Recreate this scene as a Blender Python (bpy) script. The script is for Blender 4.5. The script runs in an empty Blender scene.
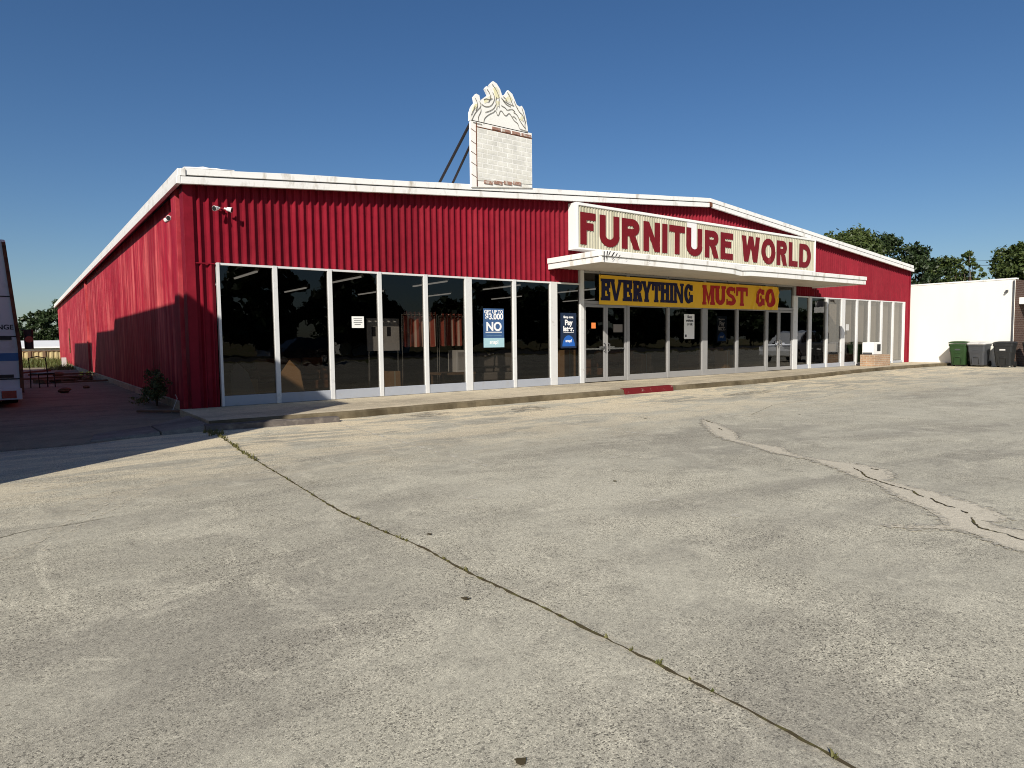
import bpy, bmesh, math, random
import numpy as np
from mathutils import Vector, Matrix, Euler
random.seed(7)
R = math.radians
scene = bpy.context.scene
COL = scene.collection

# ------------------------------------------------------------------ node helpers
def new_mat(name):
    m = bpy.data.materials.new(name); m.use_nodes = True
    nt = m.node_tree; nt.nodes.clear()
    out = nt.nodes.new('ShaderNodeOutputMaterial')
    return m, nt, out
def N(nt, kind, **kw):
    n = nt.nodes.new(kind)
    for k, v in kw.items():
        if k.startswith('i_'):
            key = k[2:]
            key = int(key) if key.isdigit() else key.replace('_', ' ')
            n.inputs[key].default_value = v
        else:
            setattr(n, k, v)
    return n
def L(nt, a, ao, b, bi):
    nt.links.new(a.outputs[ao], b.inputs[bi])
def rgba(c):
    return (c[0], c[1], c[2], 1.0)
def coords(nt, scale=(1, 1, 1), src='Object'):
    if src == 'World':
        t = N(nt, 'ShaderNodeNewGeometry'); o = 'Position'
    else:
        t = N(nt, 'ShaderNodeTexCoord'); o = src
    mp = N(nt, 'ShaderNodeMapping'); mp.inputs['Scale'].default_value = scale
    L(nt, t, o, mp, 'Vector')
    return mp
def noise(nt, vec, scale, detail=4, rough=.55, dist=0.0):
    n = N(nt, 'ShaderNodeTexNoise'); n.inputs['Scale'].default_value = scale
    n.inputs['Detail'].default_value = detail; n.inputs['Roughness'].default_value = rough
    n.inputs['Distortion'].default_value = dist
    L(nt, vec, 'Vector', n, 'Vector'); return n
def ramp(nt, src, so, p0, p1, c0=(0, 0, 0), c1=(1, 1, 1)):
    r = N(nt, 'ShaderNodeValToRGB')
    r.color_ramp.elements[0].position = p0; r.color_ramp.elements[0].color = rgba(c0)
    r.color_ramp.elements[1].position = p1; r.color_ramp.elements[1].color = rgba(c1)
    L(nt, src, so, r, 'Fac'); return r
def mixc(nt, a, b, fac, blend='MIX'):
    """a, b: colour tuple or (node, out); fac: float or (node, out)"""
    m = N(nt, 'ShaderNodeMix', data_type='RGBA', blend_type=blend)
    for v, i in ((a, 6), (b, 7)):
        if isinstance(v[0], (int, float)): m.inputs[i].default_value = rgba(v)
        else: nt.links.new(v[0].outputs[v[1]], m.inputs[i])
    if isinstance(fac, (int, float)): m.inputs[0].default_value = fac
    else: nt.links.new(fac[0].outputs[fac[1]], m.inputs[0])
    return (m, 2)
def finish(nt, out, col, rough=.6, spec=.3, metal=0., bump=None, bstr=.2, bdist=.01, coat=0.):
    p = N(nt, 'ShaderNodeBsdfPrincipled')
    p.inputs['Roughness'].default_value = rough if isinstance(rough, (int, float)) else .5
    if not isinstance(rough, (int, float)): nt.links.new(rough[0].outputs[rough[1]], p.inputs['Roughness'])
    p.inputs['Specular IOR Level'].default_value = spec
    p.inputs['Metallic'].default_value = metal
    p.inputs['Coat Weight'].default_value = coat
    if isinstance(col[0], (int, float)): p.inputs['Base Color'].default_value = rgba(col)
    else: nt.links.new(col[0].outputs[col[1]], p.inputs['Base Color'])
    if bump:
        b = N(nt, 'ShaderNodeBump'); b.inputs['Strength'].default_value = bstr; b.inputs['Distance'].default_value = bdist
        nt.links.new(bump[0].outputs[bump[1]], b.inputs['Height']); L(nt, b, 'Normal', p, 'Normal')
    L(nt, p, 'BSDF', out, 'Surface')
    return p
MATS = {}
def paint(name, col, rough=.5, spec=.35, var=.12, scale=3., metal=0., bstr=.08, dirt=None, dirt_lo=.55, dirt_hi=.75, dscale=2., stretch=(1, 1, 1), coat=0.):
    """weathered paint / plain surface: base colour with mottling and an optional second tone of dirt or wear"""
    m, nt, out = new_mat(name)
    v = coords(nt, stretch)
    n = noise(nt, v, scale, 6)
    c = mixc(nt, tuple(x * (1 - var) for x in col), tuple(min(1, x * (1 + var)) for x in col), (n, 'Fac'))
    if dirt:
        d = noise(nt, v, dscale, 8, .65)
        r = ramp(nt, d, 'Fac', dirt_lo, dirt_hi)
        c = mixc(nt, c, dirt, (r, 'Color'))
    f = noise(nt, v, scale * 14, 4)
    finish(nt, out, c, rough, spec, metal, (f, 'Fac'), bstr, .01, coat)
    MATS[name] = m
    return m

# ------------------------------------------------------------------ mesh helpers
class MB:
    """collects shapes and links them as one mesh object"""
    def __init__(s): s.v = []; s.f = []; s.m = []
    def add(s, vs, fs, mi=0):
        o = len(s.v); s.v += [tuple(map(float, p)) for p in vs]
        for f in fs: s.f.append(tuple(i + o for i in f)); s.m.append(mi)
        return s
    def box(s, x0, y0, z0, x1, y1, z1, mi=0):
        vs = [(x0, y0, z0), (x1, y0, z0), (x1, y1, z0), (x0, y1, z0), (x0, y0, z1), (x1, y0, z1), (x1, y1, z1), (x0, y1, z1)]
        return s.add(vs, [(0, 3, 2, 1), (4, 5, 6, 7), (0, 1, 5, 4), (1, 2, 6, 5), (2, 3, 7, 6), (3, 0, 4, 7)], mi)
    def tbox(s, bot, top, mi=0):
        """two quads (4 points each, counter-clockwise from above)"""
        return s.add(list(bot) + list(top), [(0, 3, 2, 1), (4, 5, 6, 7), (0, 1, 5, 4), (1, 2, 6, 5), (2, 3, 7, 6), (3, 0, 4, 7)], mi)
    def prism(s, poly, z0, z1, mi=0):
        n = len(poly)
        vs = [(x, y, z0) for x, y in poly] + [(x, y, z1) for x, y in poly]
        fs = [tuple(range(n - 1, -1, -1)), tuple(range(n, 2 * n))] + [(i, (i + 1) % n, n + (i + 1) % n, n + i) for i in range(n)]
        return s.add(vs, fs, mi)
    def vprism(s, poly, y0, y1, mi=0):
        """polygon in x,z (counter-clockwise seen from -Y) extruded from y0 (front) to y1 (back)"""
        n = len(poly)
        vs = [(x, y0, z) for x, z in poly] + [(x, y1, z) for x, z in poly]
        fs = [tuple(range(n)), tuple(range(2 * n - 1, n - 1, -1))] + [((i + 1) % n, i, n + i, n + (i + 1) % n) for i in range(n)]
        return s.add(vs, fs, mi)
    def tube(s, pts, r, n=8, mi=0, caps=True):
        pts = [Vector(p) for p in pts]; rs = r if isinstance(r, (list, tuple)) else [r] * len(pts)
        rings = []
        for i, p in enumerate(pts):
            d = (pts[min(i + 1, len(pts) - 1)] - pts[max(i - 1, 0)]).normalized()
            a = Vector((0, 0, 1)) if abs(d.z) < .9 else Vector((1, 0, 0))
            u = d.cross(a).normalized(); w = u.cross(d)
            rings.append([p + (u * math.cos(k * 2 * math.pi / n) + w * math.sin(k * 2 * math.pi / n)) * rs[i] for k in range(n)])
        vs = [q for ring in rings for q in ring]; fs = []
        for i in range(len(pts) - 1):
            for k in range(n):
                fs.append((i * n + k, (i + 1) * n + k, (i + 1) * n + (k + 1) % n, i * n + (k + 1) % n))
        if caps:
            fs.append(tuple(range(n))); fs.append(tuple(reversed(range((len(pts) - 1) * n, len(pts) * n))))
        return s.add(vs, fs, mi)
    def loft(s, rings, mi=0, caps=True):
        n = len(rings[0]); vs = [p for r in rings for p in r]; fs = []
        for i in range(len(rings) - 1):
            for k in range(n):
                fs.append((i * n + k, i * n + (k + 1) % n, (i + 1) * n + (k + 1) % n, (i + 1) * n + k))
        if caps:
            fs.append(tuple(reversed(range(n)))); fs.append(tuple(range((len(rings) - 1) * n, len(rings) * n)))
        return s.add(vs, fs, mi)
    def disc(s, c, r, axis, h, n=24, mi=0):
        c = Vector(c); a = Vector(axis).normalized()
        return s.tube([c - a * h / 2, c + a * h / 2], r, n, mi)
    def ribbon(s, pts, ws, z, mi=0):
        """flat strip on the ground following points"""
        P = [Vector((p[0], p[1], 0)) for p in pts]; vs = []; fs = []
        for i, p in enumerate(P):
            d = (P[min(i + 1, len(P) - 1)] - P[max(i - 1, 0)]).normalized(); q = Vector((-d.y, d.x, 0))
            w = ws[i] if isinstance(ws, (list, tuple)) else ws
            vs += [(p.x + q.x * w / 2, p.y + q.y * w / 2, z), (p.x - q.x * w / 2, p.y - q.y * w / 2, z)]
        for i in range(len(P) - 1): fs.append((2 * i, 2 * i + 1, 2 * i + 3, 2 * i + 2))
        return s.add(vs, fs, mi)
    def xform(s, M, start=0):
        for i in range(start, len(s.v)): s.v[i] = tuple(M @ Vector(s.v[i]))
        return s
    def build(s, name, mats, parent=None, smooth=False, bevel=0., fix=True, seg=2):
        me = bpy.data.meshes.new(name)
        me.from_pydata(s.v, [], s.f)
        if not isinstance(mats, (list, tuple)): mats = [mats]
        for m in mats: me.materials.append(m)
        if len(mats) > 1: me.polygons.foreach_set('material_index', s.m)
        if fix:
            bm = bmesh.new(); bm.from_mesh(me)
            bmesh.ops.recalc_face_normals(bm, faces=bm.faces); bm.to_mesh(me); bm.free()
        if smooth: me.polygons.foreach_set('use_smooth', [True] * len(me.polygons))
        me.update()
        o = bpy.data.objects.new(name, me); COL.objects.link(o)
        if parent: o.parent = parent
        if bevel:
            b = o.modifiers.new('bevel', 'BEVEL'); b.width = bevel; b.segments = seg; b.limit_method = 'ANGLE'; b.angle_limit = R(35)
        return o
def tag(o, label, cat, group=None, kind=None):
    if label: o['label'] = label
    if cat: o['category'] = cat
    if group: o['group'] = group
    if kind: o['kind'] = kind
    return o
def thing(name, label, cat, loc=(0, 0, 0), rz=0., group=None):
    o = bpy.data.objects.new(name, None); COL.objects.link(o); o.empty_display_size = .2
    o.location = loc; o.rotation_euler = (0, 0, rz)
    return tag(o, label, cat, group)
def struct(o): o['kind'] = 'structure'; return o
def copy_tree(o, parent=None):
    c = o.copy(); COL.objects.link(c)
    if parent: c.parent = parent
    for ch in list(o.children): copy_tree(ch, c)
    return c
def text_mesh(name, body, mat, parent, size, loc, depth=.002, bold=0., align='CENTER', sx=1., facing='front', rz=0., spacing=1.):
    """flat lettering standing in the x-z plane, readable from -Y (rz turns it about Z)"""
    cu = bpy.data.curves.new(name, 'FONT'); cu.body = body; cu.size = size; cu.extrude = depth / 2; cu.offset = bold
    cu.align_x = align; cu.align_y = 'CENTER'; cu.space_character = spacing
    tmp = bpy.data.objects.new('tmp', cu); COL.objects.link(tmp)
    bpy.context.view_layer.update()
    dg = bpy.context.evaluated_depsgraph_get()
    me = bpy.data.meshes.new_from_object(tmp.evaluated_get(dg)); me.name = name
    bpy.data.objects.remove(tmp); bpy.data.curves.remove(cu)
    me.transform(Matrix.Translation(loc) @ Matrix.Rotation(rz, 4, 'Z') @ Matrix.Rotation(R(90), 4, 'X') @ Matrix.Diagonal((sx, 1, 1, 1)))
    me.materials.clear(); me.materials.append(mat)
    o = bpy.data.objects.new(name, me); COL.objects.link(o)
    if parent: o.parent = parent
    return o

# ------------------------------------------------------------------ camera
cam_d = bpy.data.cameras.new('camera'); cam = bpy.data.objects.new('camera', cam_d); COL.objects.link(cam)
F, YAW, PIT, ROL = 660.98, R(36.7884), R(-3.7766), R(-.6637)
fw = Vector((math.sin(YAW) * math.cos(PIT), math.cos(YAW) * math.cos(PIT), math.sin(PIT)))
r0 = Vector((math.cos(YAW), -math.sin(YAW), 0)); u0 = r0.cross(fw)
rr = r0 * math.cos(ROL) + u0 * math.sin(ROL); uu = -r0 * math.sin(ROL) + u0 * math.cos(ROL)
M = Matrix((rr, uu, -fw)).transposed().to_4x4(); M.translation = Vector((-2.597, -13.593, 1.35))
cam.matrix_world = M
cam_d.sensor_width = 36; cam_d.lens = F / 1024 * 36; cam_d.clip_end = 3000; cam_d.clip_start = .05
scene.camera = cam

# ------------------------------------------------------------------ light
SUN = Vector((-1.0, -.8, .8)).normalized()      # towards the sun
w = bpy.data.worlds.new('World'); scene.world = w; w.use_nodes = True
wn = w.node_tree; wn.nodes.clear()
sky = wn.nodes.new('ShaderNodeTexSky'); sky.sky_type = 'NISHITA'; sky.sun_disc = False
sky.sun_elevation = math.asin(SUN.z); sky.sun_rotation = math.atan2(SUN.x, SUN.y)
sky.altitude = 200; sky.air_density = 1.0; sky.dust_density = .9; sky.ozone_density = 4.0
bg = wn.nodes.new('ShaderNodeBackground'); bg.inputs['Strength'].default_value = .068
wo = wn.nodes.new('ShaderNodeOutputWorld')
hsv = wn.nodes.new('ShaderNodeHueSaturation'); hsv.inputs['Saturation'].default_value = 1.17; hsv.inputs['Hue'].default_value = .504; hsv.inputs['Value'].default_value = 1.0
wn.links.new(sky.outputs[0], hsv.inputs['Color']); wn.links.new(hsv.outputs[0], bg.inputs[0]); wn.links.new(bg.outputs[0], wo.inputs[0])
sl = bpy.data.lights.new('sun', 'SUN'); sl.energy = 4.7; sl.angle = R(.53); sl.color = (1, .94, .84)
so = bpy.data.objects.new('sun', sl); COL.objects.link(so); so.location = (-20, -20, 30)
so.rotation_euler = SUN.to_track_quat('Z', 'Y').to_euler()
vs = scene.view_settings; vs.view_transform = 'Standard'; vs.look = 'None'; vs.exposure = .28; vs.gamma = 1
scene.cycles.use_denoising = True; scene.cycles.sample_clamp_indirect = 4.0; scene.cycles.filter_width = 1.0; scene.cycles.denoising_input_passes = 'RGB_ALBEDO_NORMAL'; scene.cycles.denoising_prefilter = 'NONE'
scene.cycles.max_bounces = 8; scene.cycles.transparent_max_bounces = 12

# ------------------------------------------------------------------ materials
def red_metal(name, col, pale_tone, streak, rough=.42, hi=.70, scratch=True):
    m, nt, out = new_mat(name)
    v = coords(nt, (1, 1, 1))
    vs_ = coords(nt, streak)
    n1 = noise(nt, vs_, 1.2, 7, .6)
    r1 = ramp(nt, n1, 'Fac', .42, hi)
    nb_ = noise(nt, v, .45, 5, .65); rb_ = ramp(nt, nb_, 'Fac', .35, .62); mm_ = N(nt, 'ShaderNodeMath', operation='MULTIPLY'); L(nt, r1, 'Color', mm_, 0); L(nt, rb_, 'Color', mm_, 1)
    c = mixc(nt, col, pale_tone, (mm_, 0))  # paler red mixed in as uneven vertical streaks
    n2 = noise(nt, v, 3.5, 8, .7)
    r2 = ramp(nt, n2, 'Fac', .35, .7, (.82, .82, .82), (1.08, 1.08, 1.08))
    c = mixc(nt, c, (r2, 'Color'), 1.0, 'MULTIPLY')
    # each rolled sheet is a shade off its neighbour
    g_ = N(nt, 'ShaderNodeTexCoord'); s_ = N(nt, 'ShaderNodeSeparateXYZ'); L(nt, g_, 'Object', s_, 0)
    a_ = N(nt, 'ShaderNodeMath', operation='ADD'); L(nt, s_, 0, a_, 0); L(nt, s_, 1, a_, 1)
    q_ = N(nt, 'ShaderNodeMath', operation='DIVIDE'); q_.inputs[1].default_value = .99; L(nt, a_, 0, q_, 0)
    f_ = N(nt, 'ShaderNodeMath', operation='FLOOR'); L(nt, q_, 0, f_, 0)
    w_ = N(nt, 'ShaderNodeTexWhiteNoise', noise_dimensions='1D'); L(nt, f_, 0, w_, 'W')
    rw_ = ramp(nt, w_, 'Value', 0, 1, (.86, .86, .86), (1.12, 1.12, 1.12)); c = mixc(nt, c, (rw_, 'Color'), 1., 'MULTIPLY')
    n3 = noise(nt, v, 9, 10, .75)
    r3 = ramp(nt, n3, 'Fac', .69, .74)
    if scratch: c = mixc(nt, c, tuple(x * .6 + .03 for x in pale_tone), (r3, 'Color'))
    finish(nt, out, c, max(rough, .55), .10, 0, (n3, 'Fac'), .25, .012)
    MATS[name] = m; return m
red_metal('red_front', (.205, .0085, .020), (.285, .024, .036), (3, 3, .35), hi=.85)
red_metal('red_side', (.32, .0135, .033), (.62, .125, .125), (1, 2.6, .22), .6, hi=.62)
paint('white_trim', (.80, .79, .76), .45, .4, .05, 2., dirt=(.46, .42, .35), dirt_lo=.54, dirt_hi=.72, dscale=4, stretch=(1, 1, .35))
paint('white_sign', (.80, .79, .75), .5, .3, .06, 2., dirt=(.52, .48, .38), dirt_lo=.56, dirt_hi=.8, dscale=2.)
paint('aluminium', (.62, .62, .61), .35, .5, .05, 4., metal=.0, dirt=(.36, .34, .31), dirt_lo=.6, dirt_hi=.8, dscale=5)
paint('shaded_frame', (.27, .265, .26), .4, .5, .06, 4., dirt=(.24, .23, .22), dirt_lo=.6, dirt_hi=.8, dscale=5)  # canopy shade put into the colour: darker copy of the aluminium frames
paint('kerb_face', (.19, .155, .10), .9, .1, .35, 9., dirt=(.075, .058, .034), dirt_lo=.30, dirt_hi=.66, dscale=1.4, bstr=.5)
paint('sill_metal', (.34, .36, .40), .4, .5, .08, 4., dirt=(.30, .29, .27), dirt_lo=.55, dirt_hi=.8, dscale=4)
paint('soffit', (.55, .51, .45), .7, .2, .08, 1.5, dirt=(.40, .36, .30), dirt_lo=.5, dirt_hi=.75, dscale=.8)
paint('cream_face', (.50, .47, .365), .55, .25, .10, 5., dirt=(.31, .30, .20), dirt_lo=.40, dirt_hi=.72, dscale=1.5, stretch=(4, 1, .25))
paint('pale_patch', (.74, .72, .71), .5, .25, .04, 5.)
paint('letter_red', (.150, .006, .009), .5, .3, .18, 3., dirt=(.40, .10, .09), dirt_lo=.62, dirt_hi=.82, dscale=2.5, stretch=(1, 1, .5))
paint('banner_yellow', (.80, .47, .030), .6, .25, .07, 2.)
paint('banner_navy', (.012, .012, .05), .6, .2, .1, 3.)
paint('banner_red', (.40, .018, .02), .6, .2, .1, 3.)
paint('gap_grey', (.07, .07, .07), .7, .2, .2, 4.)
paint('dark_metal', (.018, .013, .013), .5, .4, .3, 6.)
paint('rust_metal', (.16, .065, .035), .75, .2, .35, 8., dirt=(.06, .03, .02), dirt_lo=.45, dirt_hi=.65, dscale=5)
paint('black_plastic', (.018, .019, .020), .45, .4, .15, 5., dirt=(.05, .048, .045), dirt_lo=.55, dirt_hi=.8, dscale=3)
paint('grey_plastic', (.055, .058, .065), .5, .4, .12, 5., dirt=(.11, .105, .10), dirt_lo=.55, dirt_hi=.8, dscale=3)
paint('green_plastic', (.018, .048, .013), .5, .4, .12, 5., dirt=(.05, .09, .04), dirt_lo=.55, dirt_hi=.8, dscale=3)
paint('pale_lid', (.55, .54, .52), .55, .3, .08, 5., dirt=(.30, .29, .28), dirt_lo=.5, dirt_hi=.75, dscale=3)
paint('white_wall', (.80, .78, .71), .8, .15, .03, 1., dirt=(.74, .72, .65), dirt_lo=.5, dirt_hi=.8, dscale=.8, stretch=(1, 1, .4))
paint('white_appliance', (.78, .78, .76), .35, .5, .03, 3., dirt=(.6, .57, .5), dirt_lo=.6, dirt_hi=.8, dscale=2)
paint('wood_trim', (.22, .14, .08), .6, .3, .25, 3., stretch=(1, 1, .3))
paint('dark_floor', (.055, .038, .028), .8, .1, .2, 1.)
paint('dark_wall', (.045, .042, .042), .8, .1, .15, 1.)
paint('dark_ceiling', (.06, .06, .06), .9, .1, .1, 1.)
paint('cardboard', (.36, .22, .11), .8, .1, .1, 4.)
paint('sofa_brown', (.20, .09, .045), .75, .15, .2, 4.)
paint('sofa_grey', (.20, .18, .16), .85, .1, .15, 4.)
paint('paper', (.78, .78, .75), .7, .2, .03, 4.)
paint('orange_paper', (.75, .22, .06), .6, .2, .05, 4.)
paint('poster_navy', (.012, .022, .05), .35, .4, .05, 4.)
paint('poster_blue', (.045, .10, .22), .4, .35, .05, 4.)
paint('poster_pale', (.36, .55, .60), .4, .35, .05, 4.)
paint('logo_blue', (.02, .11, .42), .4, .35, .05, 4.)
paint('letter_white', (.80, .80, .80), .5, .3, .02, 4.)
paint('ink', (.03, .03, .035), .6, .2, .1, 5.)
paint('truck_white', (.60, .61, .63), .4, .4, .05, 2., dirt=(.36, .35, .33), dirt_lo=.52, dirt_hi=.8, dscale=2)
paint('truck_blue', (.03, .13, .34), .4, .4, .06, 3.)
paint('lamp_mirror_red', (.30, .012, .012), .25, .5, .05, 5.)  # also the red wall's reflection on the truck mirror
paint('rubber', (.016, .016, .016), .8, .2, .2, 8.)
paint('chrome', (.6, .6, .62), .15, .6, .02, 3., metal=1.)
paint('silver_paint', (.74, .75, .76), .3, .5, .03, 3., metal=.15, coat=.6)
paint('black_paint', (.015, .015, .017), .2, .5, .05, 3., coat=.6)
paint('car_glass', (.01, .011, .012), .05, .6, .02, 3.)
paint('kerb_red', (.13, .010, .012), .7, .2, .15, 5., dirt=(.30, .20, .17), dirt_lo=.6, dirt_hi=.72, dscale=7)
paint('kerb_dark', (.11, .095, .085), .9, .1, .25, 4., dirt=(.22, .19, .16), dirt_lo=.5, dirt_hi=.7, dscale=5)
paint('tan_metal', (.52, .42, .22), .6, .3, .08, 3., dirt=(.40, .31, .16), dirt_lo=.5, dirt_hi=.75, dscale=2, stretch=(1, 1, .3))
paint('post_wood', (.20, .13, .08), .85, .1, .25, 5.)
paint('roof_white', (.75, .75, .74), .6, .25, .06, 1.)
paint('bark', (.10, .075, .055), .95, .05, .3, 9., bstr=.5)
paint('house_white', (.70, .70, .67), .7, .2, .04, 2.)
paint('house_roof', (.10, .07, .06), .85, .1, .2, 4.)
paint('wire', (.02, .02, .02), .6, .2, .1, 3.)
paint('junk_wood', (.16, .10, .065), .9, .1, .3, 5.)
paint('curtain', (.46, .42, .37), .9, .05, .06, 3., dirt=(.38, .34, .30), dirt_lo=.5, dirt_hi=.8, dscale=1.5, stretch=(6, 1, .3))
paint('neighbour_wall', (.40, .38, .35), .8, .15, .08, 1.)

def glass(name, tint):
    m, nt, out = new_mat(name)
    g = N(nt, 'ShaderNodeNewGeometry')
    ior = N(nt, 'ShaderNodeMix', data_type='FLOAT'); ior.inputs[2].default_value = 1.52; ior.inputs[3].default_value = 1 / 1.52
    L(nt, g, 'Backfacing', ior, 0)
    v = coords(nt, (1, 1, 1))
    n = noise(nt, v, .9, 3)
    b = N(nt, 'ShaderNodeBump'); b.inputs['Strength'].default_value = .16; b.inputs['Distance'].default_value = .02
    L(nt, n, 'Fac', b, 'Height')
    fr = N(nt, 'ShaderNodeFresnel'); L(nt, ior, 0, fr, 'IOR')
    mul = N(nt, 'ShaderNodeMath', operation='MULTIPLY'); mul.inputs[1].default_value = .85
    ma = N(nt, 'ShaderNodeMath', operation='MULTIPLY_ADD'); ma.inputs[1].default_value = 8.0; ma.inputs[2].default_value = .62; L(nt, fr, 0, ma, 0)
    L(nt, fr, 0, mul, 0); L(nt, ma, 0, mul, 1); mul.use_clamp = True
    t = N(nt, 'ShaderNodeBsdfTransparent'); t.inputs[0].default_value = rgba(tint)
    s = N(nt, 'ShaderNodeBsdfGlossy'); s.inputs['Roughness'].default_value = 0.0; s.inputs[0].default_value = (.95, .95, .95, 1)
    L(nt, b, 'Normal', s, 'Normal')
    mx = N(nt, 'ShaderNodeMixShader'); L(nt, mul, 0, mx, 0); L(nt, t, 0, mx, 1); L(nt, s, 0, mx, 2)
    L(nt, mx, 0, out, 'Surface'); MATS[name] = m
glass('shop_glass', (.40, .38, .355))
glass('clear_glass', (.8, .8, .8))

def tube_light(name, e):
    m, nt, out = new_mat(name)
    em = N(nt, 'ShaderNodeEmission'); em.inputs[0].default_value = (1, .96, .88, 1); em.inputs[1].default_value = e
    L(nt, em, 0, out, 'Surface'); MATS[name] = m
tube_light('tube_glow', .32)

def brick_mat(name, c1, c2, mort, bw, bh, ms=.012, axis='XZ', bias=0., rough=.85, stain=None):
    m, nt, out = new_mat(name)
    t = N(nt, 'ShaderNodeTexCoord'); sp = N(nt, 'ShaderNodeSeparateXYZ'); cb = N(nt, 'ShaderNodeCombineXYZ')
    L(nt, t, 'Object', sp, 0)
    if axis == 'XZ':
        ad = N(nt, 'ShaderNodeMath', operation='ADD'); L(nt, sp, 0, ad, 0); L(nt, sp, 1, ad, 1); L(nt, ad, 0, cb, 0)
    else: L(nt, sp, axis[0], cb, 0)
    L(nt, sp, 'Z', cb, 1)
    b = N(nt, 'ShaderNodeTexBrick'); b.inputs['Scale'].default_value = 1.; b.inputs['Brick Width'].default_value = bw; b.inputs['Row Height'].default_value = bh
    b.inputs['Mortar Size'].default_value = ms; b.inputs['Mortar Smooth'].default_value = .2; b.inputs['Bias'].default_value = bias
    b.inputs['Color1'].default_value = rgba(c1); b.inputs['Color2'].default_value = rgba(c2); b.inputs['Mortar'].default_value = rgba(mort)
    L(nt, cb, 0, b, 'Vector')
    v = coords(nt); n = noise(nt, v, 5, 6); rr_ = ramp(nt, n, 'Fac', .3, .7, (.82, .82, .82), (1.1, 1.1, 1.1))
    c = mixc(nt, (b, 'Color'), (rr_, 'Color'), 1., 'MULTIPLY')
    if stain:
        d = noise(nt, v, 1.3, 8, .7); r = ramp(nt, d, 'Fac', .52, .72); c = mixc(nt, c, stain, (r, 'Color'))
    iv = N(nt, 'ShaderNodeMath', operation='SUBTRACT'); iv.inputs[0].default_value = 1.; L(nt, b, 'Fac', iv, 1)
    finish(nt, out, c, rough, .15, 0, (iv, 0), .5, .008)
    MATS[name] = m
brick_mat('planter_brick', (.42, .27, .17), (.34, .20, .12), (.42, .36, .28), .21, .075)
brick_mat('brown_brick', (.10, .055, .04), (.075, .04, .03), (.14, .11, .09), .21, .075)
brick_mat('pale_brick', (.70, .69, .63), (.63, .62, .565), (.76, .75, .71), .30, .115, .014, stain=(.60, .58, .50))
brick_mat('block_brick', (.40, .38, .35), (.37, .35, .33), (.34, .33, .31), .40, .20)

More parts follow.
